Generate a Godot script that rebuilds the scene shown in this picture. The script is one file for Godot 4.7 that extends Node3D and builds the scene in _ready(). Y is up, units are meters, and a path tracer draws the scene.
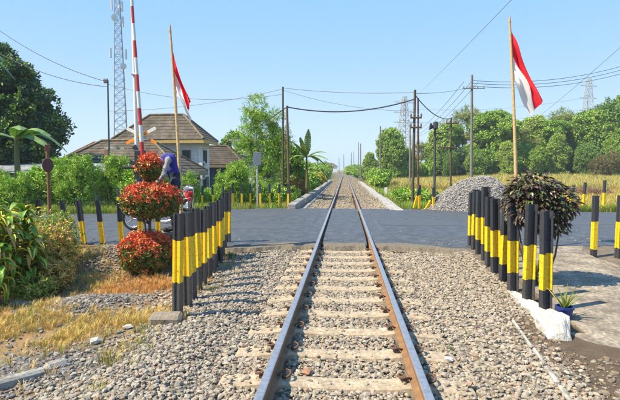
extends Node3D
# A single-track railway level crossing on a bright morning. x right, y up (0 = top of rail), -z along the track; metres.

const ORD := ["first", "second", "third", "fourth", "fifth", "sixth", "seventh", "eighth", "ninth", "tenth", "eleventh", "twelfth", "thirteenth", "fourteenth", "fifteenth", "sixteenth", "seventeenth", "eighteenth", "nineteenth", "twentieth", "twenty-first", "twenty-second", "twenty-third", "twenty-fourth", "twenty-fifth", "twenty-sixth", "twenty-seventh", "twenty-eighth", "twenty-ninth", "thirtieth", "thirty-first", "thirty-second", "thirty-third", "thirty-fourth", "thirty-fifth"]

var rng := RandomNumberGenerator.new()
var nz := FastNoiseLite.new()
var nb := FastNoiseLite.new()
var M := {}
var T := {}
var used := {}
var mesh_of := {}


class MB:
	var v := PackedVector3Array()
	var n := PackedVector3Array()
	var c := PackedColorArray()
	var col := Color(1, 1, 1)

	func put(p: Vector3, m: Vector3) -> void:
		v.append(p)
		n.append(m)
		c.append(col)

	func tri(a: Vector3, b: Vector3, d: Vector3) -> void:
		var m := (b - a).cross(d - a).normalized()
		put(a, m)
		put(d, m)
		put(b, m)

	func tri_n(a: Vector3, na: Vector3, b: Vector3, nb_: Vector3, d: Vector3, nd: Vector3) -> void:
		put(a, na)
		put(d, nd)
		put(b, nb_)

	func quad(a: Vector3, b: Vector3, d: Vector3, e: Vector3) -> void:
		tri(a, b, d)
		tri(a, d, e)

	func box(t: Transform3D, s: Vector3, bev := 0.0) -> void:
		var h := s / 2
		var k := minf(bev, minf(h.x, minf(h.y, h.z)) * 0.9)
		for ax in 3:
			for sg in [-1.0, 1.0]:
				var u := (ax + 1) % 3
				var w := (ax + 2) % 3
				var p: Array[Vector3] = []
				for q in [[-1, -1], [1, -1], [1, 1], [-1, 1]]:
					var a := Vector3.ZERO
					a[ax] = h[ax] * sg
					a[u] = (h[u] - k) * q[0]
					a[w] = (h[w] - k) * q[1]
					p.append(t * a)
				if sg > 0:
					quad(p[0], p[1], p[2], p[3])
				else:
					quad(p[3], p[2], p[1], p[0])
		if k <= 0.0:
			return
		for ax in 3:
			var u := (ax + 1) % 3
			var w := (ax + 2) % 3
			for su in [-1.0, 1.0]:
				for sw in [-1.0, 1.0]:
					var a0 := Vector3.ZERO
					a0[u] = h[u] * su
					a0[w] = (h[w] - k) * sw
					var b0 := Vector3.ZERO
					b0[u] = (h[u] - k) * su
					b0[w] = h[w] * sw
					var e := Vector3.ZERO
					e[ax] = h[ax] - k
					if su * sw > 0:
						quad(t * (a0 - e), t * (b0 - e), t * (b0 + e), t * (a0 + e))
					else:
						quad(t * (a0 + e), t * (b0 + e), t * (b0 - e), t * (a0 - e))
		for sx in [-1.0, 1.0]:
			for sy in [-1.0, 1.0]:
				for sz in [-1.0, 1.0]:
					var a := t * Vector3(h.x * sx, (h.y - k) * sy, (h.z - k) * sz)
					var b := t * Vector3((h.x - k) * sx, h.y * sy, (h.z - k) * sz)
					var d := t * Vector3((h.x - k) * sx, (h.y - k) * sy, h.z * sz)
					if sx * sy * sz > 0:
						tri(a, b, d)
					else:
						tri(a, d, b)

	func tube(pts: Array, rad: Array, sides := 8, cap := true) -> void:
		var rings := []
		var norms := []
		var side := Vector3.ZERO
		for i in pts.size():
			var p: Vector3 = pts[i]
			var dir: Vector3 = (pts[mini(i + 1, pts.size() - 1)] - pts[maxi(i - 1, 0)]).normalized()
			if side == Vector3.ZERO:
				side = dir.cross(Vector3.UP if absf(dir.y) < 0.9 else Vector3.RIGHT).normalized()
			side = (side - dir * side.dot(dir)).normalized()
			var up := dir.cross(side)
			var r := PackedVector3Array()
			var m := PackedVector3Array()
			for k in sides:
				var a := TAU * k / sides
				var o := side * cos(a) + up * sin(a)
				m.append(o)
				r.append(p + o * rad[mini(i, rad.size() - 1)])
			rings.append(r)
			norms.append(m)
		for i in pts.size() - 1:
			for k in sides:
				var l := (k + 1) % sides
				tri_n(rings[i][k], norms[i][k], rings[i][l], norms[i][l], rings[i + 1][l], norms[i + 1][l])
				tri_n(rings[i][k], norms[i][k], rings[i + 1][l], norms[i + 1][l], rings[i + 1][k], norms[i + 1][k])
		if cap:
			for k in range(1, sides - 1):
				tri(rings[0][0], rings[0][k + 1], rings[0][k])
				var q = rings[pts.size() - 1]
				tri(q[0], q[k], q[k + 1])

	func lathe(prof: Array, sides := 20, t := Transform3D()) -> void:
		for i in prof.size() - 1:
			var a: Vector2 = prof[i]
			var b: Vector2 = prof[i + 1]
			var e := (b - a).normalized()
			for k in sides:
				var a0 := TAU * k / sides
				var a1 := TAU * (k + 1) / sides
				var d0 := Vector3(cos(a0), 0, -sin(a0))
				var d1 := Vector3(cos(a1), 0, -sin(a1))
				var n0 := t.basis * (d0 * e.y - Vector3.UP * e.x)
				var n1 := t.basis * (d1 * e.y - Vector3.UP * e.x)
				var p0 := t * (d0 * a.x + Vector3.UP * a.y)
				var p1 := t * (d1 * a.x + Vector3.UP * a.y)
				var q0 := t * (d0 * b.x + Vector3.UP * b.y)
				var q1 := t * (d1 * b.x + Vector3.UP * b.y)
				tri_n(p0, n0, p1, n1, q1, n1)
				tri_n(p0, n0, q1, n1, q0, n0)

	func extrude(prof: PackedVector2Array, a: Transform3D, b: Transform3D, cap := true) -> void:
		# a closed outline in the xy plane (counter-clockwise), swept from a to b along their -z
		for i in prof.size():
			var p := prof[i]
			var q := prof[(i + 1) % prof.size()]
			quad(a * Vector3(p.x, p.y, 0), a * Vector3(q.x, q.y, 0), b * Vector3(q.x, q.y, 0), b * Vector3(p.x, p.y, 0))
		if cap:
			var ix := Geometry2D.triangulate_polygon(prof)
			for i in range(0, ix.size(), 3):
				var p := prof[ix[i]]
				var q := prof[ix[i + 1]]
				var r := prof[ix[i + 2]]
				if (q - p).cross(r - p) < 0:
					var s := q
					q = r
					r = s
				tri(a * Vector3(p.x, p.y, 0), a * Vector3(r.x, r.y, 0), a * Vector3(q.x, q.y, 0))
				tri(b * Vector3(p.x, p.y, 0), b * Vector3(q.x, q.y, 0), b * Vector3(r.x, r.y, 0))

	func mesh() -> ArrayMesh:
		var a := []
		a.resize(Mesh.ARRAY_MAX)
		a[Mesh.ARRAY_VERTEX] = v
		a[Mesh.ARRAY_NORMAL] = n
		a[Mesh.ARRAY_COLOR] = c
		var m := ArrayMesh.new()
		m.add_surface_from_arrays(Mesh.PRIMITIVE_TRIANGLES, a)
		return m


# ------------------------------------------------------------------ helpers
func numbered(called: String) -> String:
	var k: int = used.get(called, 0)
	used[called] = k + 1
	return called if k == 0 else "%s_%03d" % [called, k]


func tag(o: Node, label := "", category := "", group := "", kind := "") -> void:
	if label:
		o.set_meta("label", label)
	if category:
		o.set_meta("category", category)
	if group:
		o.set_meta("group", group)
	if kind:
		o.set_meta("kind", kind)


func thing(called: String, label: String, category: String, at := Vector3.ZERO, turn := 0.0, group := "") -> Node3D:
	var o := Node3D.new()
	o.name = numbered(called)
	add_child(o)
	o.position = at
	o.rotation.y = turn
	tag(o, label, category, group)
	return o


func mi(called: String, mesh: Mesh, m: Material, parent: Node = self) -> MeshInstance3D:
	var o := MeshInstance3D.new()
	o.name = numbered(called) if parent == self else called
	o.mesh = mesh
	o.material_override = m
	parent.add_child(o, true)
	return o


func copy_of(o: Node3D, label: String, group := "") -> Node3D:
	var c := o.duplicate()
	c.name = numbered(String(o.name).rstrip("0123456789").rstrip("_"))
	add_child(c)
	tag(c, label, "", group)
	return c


func many(called: String, mesh: Mesh, m: Material, parent: Node, xf: Array, cols: PackedColorArray) -> MultiMeshInstance3D:
	var mm := MultiMesh.new()
	mm.transform_format = MultiMesh.TRANSFORM_3D
	mm.use_colors = true
	mm.mesh = mesh
	mm.instance_count = xf.size()
	for i in xf.size():
		mm.set_instance_transform(i, xf[i])
		mm.set_instance_color(i, cols[i])
	var o := MultiMeshInstance3D.new()
	o.name = numbered(called) if parent == self else called
	o.multimesh = mm
	o.material_override = m
	parent.add_child(o, true)
	o.set_meta("kind", "stuff")
	return o


func rr(a: float, b: float) -> float:
	return rng.randf_range(a, b)


func spin() -> Basis:
	return Basis(Vector3(rr(-1, 1), rr(-1, 1), rr(-1, 1)).normalized(), rr(0, TAU))


func at3(x: float, y: float, z: float) -> Transform3D:
	return Transform3D(Basis(), Vector3(x, y, z))


func jit(c: Color, amount: float, hue := 0.0) -> Color:
	var k := 1.0 + rr(-amount, amount)
	return Color(clampf(c.r * k * (1 + rr(-hue, hue)), 0, 1), clampf(c.g * k, 0, 1), clampf(c.b * k * (1 + rr(-hue, hue)), 0, 1))


# ------------------------------------------------------------------ textures and materials
func noise_tex(key: String, freq: float, lo: float, hi: float, octaves := 4, kind := FastNoiseLite.TYPE_SIMPLEX_SMOOTH, size := 512) -> NoiseTexture2D:
	if T.has(key):
		return T[key]
	var f := FastNoiseLite.new()
	f.noise_type = kind
	f.seed = key.hash() % 1000
	f.frequency = freq
	f.fractal_octaves = octaves
	f.fractal_gain = 0.6
	var g := Gradient.new()
	g.set_color(0, Color(lo, lo, lo))
	g.set_color(1, Color(hi, hi, hi))
	var t := NoiseTexture2D.new()
	t.width = size
	t.height = size
	t.seamless = true
	t.noise = f
	t.color_ramp = g
	T[key] = t
	return t


func chipped() -> NoiseTexture2D:
	# paint worn through to rust in small chips
	var f := FastNoiseLite.new()
	f.noise_type = FastNoiseLite.TYPE_SIMPLEX_SMOOTH
	f.seed = 77
	f.frequency = 0.03
	f.fractal_octaves = 5
	f.fractal_gain = 0.65
	var g := Gradient.new()
	g.offsets = PackedFloat32Array([0.0, 0.19, 0.23, 0.4, 1.0])
	g.colors = PackedColorArray([Color(0.33, 0.2, 0.14), Color(0.42, 0.27, 0.18), Color(0.84, 0.8, 0.76), Color(0.93, 0.92, 0.9), Color(1, 1, 1)])
	var t := NoiseTexture2D.new()
	t.width = 512
	t.height = 512
	t.seamless = true
	t.noise = f
	t.color_ramp = g
	return t


# base: linear base colour; grain and patch multiply it; bump in centimetres
func mat(called: String, base: Color, rough := 0.8, o := {}) -> StandardMaterial3D:
	var m := StandardMaterial3D.new()
	m.resource_name = called
	m.albedo_color = base.linear_to_srgb()
	m.roughness = rough
	m.metallic = o.get("metal", 0.0)
	m.metallic_specular = o.get("spec", 0.5)
	if o.get("vc", false):
		m.vertex_color_use_as_albedo = true
	var s: float = o.get("scale", 1.0)
	if o.has("grain"):
		m.albedo_texture = o.grain
		m.uv1_triplanar = true
		m.uv1_world_triplanar = o.get("world", true)
		m.uv1_scale = Vector3(s, s, s)
	if o.has("patch"):
		m.detail_enabled = true
		m.detail_albedo = o.patch
		m.detail_blend_mode = BaseMaterial3D.BLEND_MODE_MUL
		m.detail_uv_layer = BaseMaterial3D.DETAIL_UV_2
		m.uv2_triplanar = true
		m.uv2_world_triplanar = o.get("world", true)
		var p: float = o.get("pscale", 0.2)
		m.uv2_scale = Vector3(p, p, p)
	if o.has("bump"):
		m.heightmap_enabled = true
		m.heightmap_texture = o.get("bumptex", o.get("grain"))
		m.heightmap_scale = o.bump
		m.uv1_triplanar = true
		m.uv1_world_triplanar = o.get("world", true)
		m.uv1_scale = Vector3(s, s, s)
	if o.has("back"):
		m.backlight_enabled = true
		m.backlight = (o.back as Color).linear_to_srgb()
	M[called] = m
	return m


func materials() -> void:
	var fine := noise_tex("fine", 0.05, 0.55, 1.0, 5)
	var soft := noise_tex("soft", 0.02, 0.7, 1.0, 4)
	var patchy := noise_tex("patchy", 0.012, 0.5, 1.0, 5)
	var speck := noise_tex("speck", 0.25, 0.55, 1.0, 2)
	var streak := noise_tex("streak", 0.03, 0.3, 1.0, 5)
	mat("soil", Color(1, 1, 1), 0.95, {"vc": true, "grain": speck, "scale": 0.9, "patch": soft, "pscale": 0.31, "bump": 2.0, "bumptex": fine})
	mat("stone", Color(1, 1, 1), 0.9, {"vc": true, "grain": speck, "scale": 6.0})
	mat("rock", Color(1, 1, 1), 0.92, {"vc": true, "grain": fine, "scale": 2.5, "bump": 1.0})
	mat("asphalt", Color(0.155, 0.18, 0.225), 0.6, {"grain": noise_tex("tar", 0.22, 0.55, 1.0, 3), "scale": 1.6, "patch": noise_tex("tarpatch", 0.035, 0.66, 1.0, 6), "pscale": 0.16, "bump": 0.12})
	mat("asphalt_new", Color(0.11, 0.125, 0.155), 0.65, {"grain": T.tar, "scale": 1.6})
	mat("asphalt_old", Color(0.42, 0.36, 0.28), 0.9, {"grain": speck, "scale": 1.4, "patch": fine, "pscale": 0.6, "bump": 1.2, "bumptex": fine})
	mat("slab", Color(0.66, 0.57, 0.46), 0.9, {"grain": fine, "scale": 0.55, "patch": noise_tex("slabpatch", 0.018, 0.55, 1.0, 5), "pscale": 0.22, "bump": 0.5})
	mat("concrete", Color(0.52, 0.45, 0.36), 0.9, {"grain": fine, "scale": 1.7, "patch": soft, "pscale": 0.9, "bump": 0.5})
	mat("sleeper", Color(0.72, 0.60, 0.45), 0.9, {"grain": soft, "scale": 2.3, "patch": soft, "pscale": 0.8, "bump": 0.4, "bumptex": fine})
	mat("kerb", Color(0.60, 0.60, 0.58), 0.9, {"grain": fine, "scale": 0.8, "patch": soft, "pscale": 0.3})
	mat("kerb_white", Color(0.84, 0.83, 0.80), 0.9, {"grain": soft, "scale": 0.8, "patch": patchy, "pscale": 0.4})
	mat("whitewash", Color(0.74, 0.73, 0.70), 0.85, {"grain": noise_tex("wash", 0.03, 0.62, 1.0, 5), "scale": 2.0, "bump": 1.2, "bumptex": fine})
	mat("rust", Color(0.46, 0.26, 0.13), 0.85, {"grain": noise_tex("rustg", 0.06, 0.62, 1.0, 5), "scale": 2.0, "patch": soft, "pscale": 0.7, "bump": 0.15})
	mat("clip", Color(0.19, 0.105, 0.07), 0.8, {"grain": fine, "scale": 6.0})
	mat("steel", Color(0.58, 0.58, 0.62), 0.42, {"metal": 0.8, "grain": noise_tex("polish", 0.02, 0.8, 1.0, 3), "scale": 1.3})
	mat("post_paint", Color(1, 1, 1), 0.5, {"vc": true, "grain": chipped(), "scale": 1.3})
	mat("leaf", Color(1, 1, 1), 0.5, {"vc": true, "back": Color(0.22, 0.34, 0.04), "spec": 0.4})
	mat("leaf_red", Color(1, 1, 1), 0.42, {"vc": true, "back": Color(0.2, 0.05, 0.01)})
	mat("leaf_dark", Color(1, 1, 1), 0.33, {"vc": true, "spec": 0.5})
	mat("grass", Color(1, 1, 1), 0.7, {"vc": true, "back": Color(0.2, 0.16, 0.03)})
	mat("bark", Color(0.20, 0.15, 0.10), 0.95, {"grain": fine, "scale": 1.5, "bump": 1.5})
	mat("pole_wood", Color(0.20, 0.145, 0.10), 0.9, {"grain": streak, "scale": 1.2})
	mat("pole_grey", Color(0.30, 0.29, 0.28), 0.85, {"grain": fine, "scale": 0.8})
	mat("pole_dark", Color(0.06, 0.07, 0.08), 0.6, {"grain": soft, "scale": 1.0})
	mat("bamboo", Color(0.72, 0.52, 0.25), 0.55, {"grain": soft, "scale": 1.5})
	mat("wire", Color(0.035, 0.04, 0.05), 0.6)
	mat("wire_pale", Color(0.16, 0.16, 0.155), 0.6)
	mat("flag_red", Color(0.66, 0.012, 0.03), 0.75, {"back": Color(0.25, 0.0, 0.01)})
	mat("flag_white", Color(0.80, 0.80, 0.82), 0.75, {"back": Color(0.25, 0.25, 0.25)})
	mat("galvanised", Color(0.62, 0.64, 0.66), 0.5, {"grain": soft, "scale": 0.7})
	mat("lattice", Color(0.38, 0.38, 0.37), 0.6)
	mat("white_paint", Color(0.78, 0.78, 0.78), 0.5, {"grain": noise_tex("wp", 0.03, 0.84, 1.0, 4), "scale": 1.0})
	mat("red_paint", Color(0.55, 0.03, 0.03), 0.5, {"grain": noise_tex("wp", 0.03, 0.84, 1.0, 4), "scale": 1.0})
	mat("orange_paint", Color(0.75, 0.25, 0.03), 0.5)
	mat("yellow_paint", Color(0.78, 0.47, 0.03), 0.5)
	mat("black_paint", Color(0.02, 0.022, 0.028), 0.45, {"grain": soft, "scale": 1.0})
	mat("tile_brown", Color(1, 1, 1), 0.9, {"vc": true, "grain": noise_tex("tileg", 0.09, 0.6, 1.0, 4), "scale": 0.55, "patch": patchy, "pscale": 0.12})
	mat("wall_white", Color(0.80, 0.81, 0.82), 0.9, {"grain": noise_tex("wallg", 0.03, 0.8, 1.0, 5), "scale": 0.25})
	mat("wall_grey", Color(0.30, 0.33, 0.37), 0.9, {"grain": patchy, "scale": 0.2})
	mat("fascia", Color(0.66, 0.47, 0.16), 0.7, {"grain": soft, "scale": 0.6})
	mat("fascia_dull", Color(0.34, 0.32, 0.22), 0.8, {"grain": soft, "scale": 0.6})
	mat("glass", Color(0.03, 0.04, 0.05), 0.12)
	mat("frame", Color(0.10, 0.09, 0.08), 0.6)
	mat("sheet_metal", Color(0.40, 0.45, 0.50), 0.5, {"grain": patchy, "scale": 0.15})
	mat("sign_back", Color(0.22, 0.27, 0.33), 0.5, {"grain": soft, "scale": 2.0})
	mat("pot_blue", Color(0.015, 0.05, 0.30), 0.35, {"grain": noise_tex("pot", 0.03, 0.5, 1.0, 5), "scale": 3.0})
	mat("tyre", Color(0.018, 0.018, 0.02), 0.8)
	mat("chrome", Color(0.6, 0.6, 0.62), 0.25, {"metal": 0.9})
	mat("bike_red", Color(0.50, 0.02, 0.02), 0.3)
	mat("bike_dark", Color(0.03, 0.03, 0.035), 0.4)
	mat("cloth", Color(1, 1, 1), 0.9, {"vc": true})
	mat("paper_white", Color(0.75, 0.76, 0.78), 0.7)


# ------------------------------------------------------------------ the lie of the land
func sstep(a: float, b: float, x: float) -> float:
	return smoothstep(a, b, x)


func road_near(x: float) -> float:
	var e := 10.05 + nz.get_noise_2d(x * 9.0, 3.0) * 0.13 + nz.get_noise_2d(x * 40.0, 9.0) * 0.05
	if x < -1.1:
		e -= 0.5 * sstep(-1.1, -2.4, x) + 0.03 * minf(0.0, x + 2.4) * -1.0
	if x > 1.1:
		e -= 0.5 * (sstep(1.1, 2.4, x) - sstep(2.8, 4.0, x))
	return e


func road_far(x: float) -> float:
	var e := 18.6 + nz.get_noise_2d(x * 6.0, 50.0) * 0.12
	e -= 2.9 * sstep(-2.2, -9.5, x)
	e -= 0.85 * sstep(2.0, 4.5, x)
	return e


func track_x(d: float) -> float:
	return -pow(maxf(0.0, d - 110.0), 2.0) / 6000.0


func land(x: float, d: float) -> float:
	var tx := x - track_x(d)
	var y: float
	if d < 14.0:
		if tx < 0.0:
			y = -0.17 - 0.05 * sstep(-1.5, -2.2, tx) - 0.13 * sstep(-2.2, -4.0, tx) - 0.10 * sstep(-4.0, -6.0, tx)
			# spoil heap behind the topiary, a small heap of stones in front of it
			y += 0.46 * exp(-(pow((x + 4.3) / 0.85, 2.0) + pow((d - 8.4) / 0.9, 2.0)))
			y += 0.2 * exp(-(pow((x + 3.35) / 0.75, 2.0) + pow((d - 5.6) / 0.55, 2.0)))
			y += 0.06 * exp(-(pow((x + 1.95) / 0.6, 2.0) + pow((d - 4.2) / 1.2, 2.0)))
			y = lerpf(y, -0.06, sstep(1.2, 0.0, road_near(x) - d) * sstep(-1.8, -2.6, tx))
		else:
			y = -0.17 - 0.05 * sstep(1.5, 2.2, tx) - 0.05 * sstep(2.2, 5.0, tx)
			y = lerpf(y, -0.06, sstep(3.6, 0.0, road_near(x) - d) * sstep(1.6, 2.6, tx))
		if d > road_near(x) - 0.05:
			y = minf(y, -0.09)
		y += nz.get_noise_2d(x * 12.0, d * 12.0) * 0.025 * sstep(1.3, 2.0, absf(tx))
	else:
		y = -0.16 - 0.34 * sstep(1.9, 3.4, absf(tx)) * sstep(19.0, 24.0, d)
		if d > 18.0:
			y -= 0.55 * sstep(-5.0, -12.0, tx) * sstep(21.0, 27.0, d)
			y += 0.9 * sstep(45.0, 95.0, d) * sstep(8.0, 30.0, tx)
			y += nb.get_noise_2d(x * 0.6, d * 0.6) * 0.12 * sstep(3.0, 8.0, absf(tx))
	return y - 0.045 * sstep(1.35, 1.1, absf(tx))


func land_colour(x: float, d: float) -> Color:
	var tx := x - track_x(d)
	var a := nz.get_noise_2d(x * 8.0 + 40.0, d * 8.0) * 0.5 + 0.5
	var b := nb.get_noise_2d(x * 5.0, d * 5.0 + 77.0) * 0.5 + 0.5
	var gravel := Color(0.33, 0.285, 0.23)
	var dry := Color(0.55, 0.38, 0.15).lerp(Color(0.42, 0.27, 0.13), a)
	var rusty := Color(0.68, 0.28, 0.09).lerp(Color(0.56, 0.32, 0.13), a)
	var mud := Color(0.17, 0.115, 0.07).lerp(Color(0.30, 0.225, 0.15), a)
	var c := gravel
	if d < 14.0:
		if tx < -1.7:
			c = gravel.lerp(dry, sstep(-1.9, -2.4, tx + (a - 0.5) * 0.8))
			c = c.lerp(rusty, clampf(1.7 * exp(-(pow((x + 2.8) / 0.8, 2.0) + pow((d - 6.5) / 0.85, 2.0))) + 1.4 * exp(-(pow((x + 4.4) / 0.8, 2.0) + pow((d - 5.2) / 0.9, 2.0))) - 0.3 * b, 0, 1))
			c = c.lerp(Color(0.27, 0.24, 0.20), clampf(1.6 * exp(-(pow((x + 3.35) / 0.7, 2.0) + pow((d - 5.6) / 0.5, 2.0))), 0, 1))
			c = c.lerp(Color(0.30, 0.25, 0.19), clampf(1.6 * exp(-(pow((x + 4.2) / 0.9, 2.0) + pow((d - 8.6) / 0.8, 2.0))), 0, 1))
			c = c.lerp(Color(0.25, 0.24, 0.23), clampf(1.5 * exp(-(pow((x + 2.6) / 0.7, 2.0) + pow((d - 3.9) / 0.45, 2.0))), 0, 1))
		elif tx > 1.5:
			c = gravel.lerp(mud, sstep(1.55, 1.95, tx + (a - 0.5) * 0.5))
			if d > 6.6:
				c = c.lerp(Color(0.36, 0.30, 0.235), 0.7)
	else:
		var side := sstep(2.0, 3.0, absf(tx))
		var weed := Color(0.12, 0.17, 0.035).lerp(Color(0.30, 0.27, 0.08), a)
		var field := Color(0.46, 0.34, 0.10).lerp(Color(0.32, 0.30, 0.09), b)
		var g := weed.lerp(field, sstep(4.0, 12.0, tx) * sstep(24.0, 34.0, d)) if tx > 0 else weed
		c = gravel.lerp(g, side)
	var k := 0.82 + 0.36 * a
	return Color(c.r * k, c.g * k, c.b * k)


func lines(marks: Array) -> PackedFloat32Array:
	# marks: [start, [end, step], [end, step] ...]
	var out := PackedFloat32Array([marks[0]])
	for k in range(1, marks.size()):
		var from: float = out[out.size() - 1]
		var n := int(ceil((marks[k][0] - from) / marks[k][1]))
		for i in n:
			out.append(lerpf(from, marks[k][0], float(i + 1) / n))
	return out


func ground() -> void:
	var xs := lines([-1500, [-300, 300], [-60, 30], [-20, 4], [-7, 0.5], [-1.4, 0.1], [1.4, 0.35], [5.5, 0.1], [9, 0.5], [24, 3], [60, 9], [300, 40], [1500, 300]])
	var ds := lines([-300, [-30, 60], [0, 5], [2.4, 0.4], [10.8, 0.1], [18, 0.6], [26, 0.4], [60, 2], [140, 8], [400, 30], [2500, 400]])
	var nx := xs.size()
	var v := PackedVector3Array()
	var c := PackedColorArray()
	for d in ds:
		for x in xs:
			v.append(Vector3(x, land(x, d), -d))
			c.append(land_colour(x, d))
	var ix := PackedInt32Array()
	for j in ds.size() - 1:
		for i in nx - 1:
			var p := j * nx + i
			ix.append_array([p, p + nx, p + 1, p + 1, p + nx, p + nx + 1])
	var n := PackedVector3Array()
	n.resize(v.size())
	for k in range(0, ix.size(), 3):
		var m := (v[ix[k + 2]] - v[ix[k]]).cross(v[ix[k + 1]] - v[ix[k]])
		for q in 3:
			n[ix[k + q]] += m
	for k in n.size():
		n[k] = n[k].normalized()
	var a := []
	a.resize(Mesh.ARRAY_MAX)
	a[Mesh.ARRAY_VERTEX] = v
	a[Mesh.ARRAY_NORMAL] = n
	a[Mesh.ARRAY_COLOR] = c
	a[Mesh.ARRAY_INDEX] = ix
	var m := ArrayMesh.new()
	m.add_surface_from_arrays(Mesh.PRIMITIVE_TRIANGLES, a)
	tag(mi("ground", m, M.soil), "", "", "", "structure")


func road() -> void:
	var b := MB.new()
	var spans := [[-90.0, -0.605], [-0.475, 0.475], [0.605, 90.0]]
	for s in spans:
		var xs := PackedFloat32Array()
		var x: float = s[0]
		while x < s[1] - 0.001:
			xs.append(x)
			x += 0.07 if absf(x) < 8.0 else (0.5 if absf(x) < 20 else 3.0)
		xs.append(s[1])
		for i in xs.size() - 1:
			var x0 := xs[i]
			var x1 := xs[i + 1]
			var cells := 14 if absf(x0) < 12 else 3
			for k in cells:
				var p := []
				for q in [[x0, k], [x1, k], [x1, k + 1], [x0, k + 1]]:
					var t := float(q[1]) / cells
					var e := lerpf(road_near(q[0]), road_far(q[0]), t)
					var lift := 0.016 * sin(PI * t)
					var sag := -0.05 * sstep(0.12, 0.0, t) if absf(q[0]) < 2.0 else -0.03 * sstep(0.12, 0.0, t)
					p.append(Vector3(q[0], -0.018 + (lift if absf(q[0]) > 0.9 else 0.0) + sag, -e))
				b.quad(p[0], p[1], p[2], p[3])
				if k == 0:
					b.quad(p[0] + Vector3(0, -0.14, 0.05), p[1] + Vector3(0, -0.14, 0.05), p[1], p[0])
				if k == cells - 1:
					b.quad(p[2] + Vector3(0, -0.14, -0.05), p[3] + Vector3(0, -0.14, -0.05), p[3], p[2])
	tag(mi("road", b.mesh(), M.asphalt), "", "", "", "structure")
	# crumbled old surfacing along the near edge, a step below the asphalt
	var w := MB.new()
	for s in [[-2.6, -0.62], [-0.44, 0.44], [0.62, 4.3]]:
		var x: float = s[0]
		while x < s[1] - 0.01:
			var x1 := minf(x + 0.06, s[1])
			var p := []
			for q in [x, x1]:
				var e := road_near(q)
				var wide := 0.38 + nz.get_noise_2d(q * 30.0, 200.0) * 0.2
				p.append([Vector3(q, -0.17, -(e - wide)), Vector3(q, -0.085 + nz.get_noise_2d(q * 60.0, 5.0) * 0.02, -(e - wide + 0.06)), Vector3(q, -0.062, -(e + 0.06))])
			for k in 2:
				w.quad(p[0][k], p[1][k], p[1][k + 1], p[0][k + 1])
			x = x1
	tag(mi("road_edge", w.mesh(), M.asphalt_old), "", "", "", "structure")


func road_wear() -> void:
	# repairs in newer asphalt and sand blown on to the surface, each a thin sheet with a ragged outline
	var lie := func(x: float, d: float) -> float:
		var t := (d - road_near(x)) / (road_far(x) - road_near(x))
		return -0.018 + 0.016 * sin(PI * clampf(t, 0.0, 1.0)) + 0.004
	var k := 0
	for q in [[-2.4, 12.4, 0.9, 0.5, 0], [2.1, 13.6, 1.1, 0.7, 0], [4.4, 11.6, 0.7, 0.45, 0], [-4.4, 13.9, 1.3, 0.6, 0], [6.6, 14.2, 1.5, 0.8, 0], [-2.9, 15.8, 0.6, 0.9, 0]]:
		var o := PackedVector2Array()
		for i in 40:
			var a := TAU * i / 40.0
			var box := pow(pow(absf(cos(a)), 4.0) + pow(absf(sin(a)), 4.0), -0.25) if q[4] == 0 else 1.0
			var r := box * (1.0 + nz.get_noise_2d(cos(a) * 40.0 + k * 50.0, sin(a) * 40.0) * (0.12 if q[4] == 0 else 0.7))
			o.append(Vector2(q[0] + cos(a) * q[2] * r, q[1] + sin(a) * q[3] * r))
		tag(mi("road_patch" if q[4] == 0 else "blown_sand", sheet(o, lie, 0.003), M.asphalt_new if q[4] == 0 else M.asphalt_old), "", "", "", "structure")
		k += 1
	var spots := []
	for i in 700:
		var x := rr(-8, 8)
		var e := road_near(x)
		var d := e + 0.05 + absf(rng.randfn()) * 0.5 if rng.randf() < 0.75 else rr(e, road_far(x))
		if absf(absf(x) - 0.53) < 0.1:
			continue
		spots.append(Vector3(x, lie.call(x, d) - 0.004, -d))
	var root := thing("road_grit", "loose grit and small stones scattered over the road", "grit")
	root.set_meta("kind", "stuff")
	strew(root, "stones", spots, Color(0.42, 0.37, 0.3), 0.012, 0.035, M.stone)


# ------------------------------------------------------------------ stones
func stone_mesh(s: int, rough := 0.46) -> ArrayMesh:
	var key := "stone%d" % s
	if mesh_of.has(key):
		return mesh_of[key]
	var r := RandomNumberGenerator.new()
	r.seed = 900 + s
	var g := (1.0 + sqrt(5.0)) / 2.0
	var p := []
	for q in [[-1, g, 0], [1, g, 0], [-1, -g, 0], [1, -g, 0], [0, -1, g], [0, 1, g], [0, -1, -g], [0, 1, -g], [g, 0, -1], [g, 0, 1], [-g, 0, -1], [-g, 0, 1]]:
		p.append(Vector3(q[0], q[1], q[2]).normalized() * r.randf_range(1.0 - rough, 1.0 + rough * 0.6) * 0.5)
	var b := MB.new()
	for f in [[0, 11, 5], [0, 5, 1], [0, 1, 7], [0, 7, 10], [0, 10, 11], [1, 5, 9], [5, 11, 4], [11, 10, 2], [10, 7, 6], [7, 1, 8], [3, 9, 4], [3, 4, 2], [3, 2, 6], [3, 6, 8], [3, 8, 9], [4, 9, 5], [2, 4, 11], [6, 2, 10], [8, 6, 7], [9, 8, 1]]:
		b.tri(p[f[0]], p[f[1]], p[f[2]])
	mesh_of[key] = b.mesh()
	return mesh_of[key]


func stone_tint(base: Color) -> Color:
	var r := rng.randf()
	var c := base
	if r < 0.16:
		c = base.lerp(Color(0.62, 0.57, 0.49), 0.6)
	elif r < 0.34:
		c = base.lerp(Color(0.13, 0.125, 0.125), 0.55)
	elif r < 0.46:
		c = base.lerp(Color(0.40, 0.22, 0.11), 0.45)
	return jit(c, 0.16, 0.05)


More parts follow.
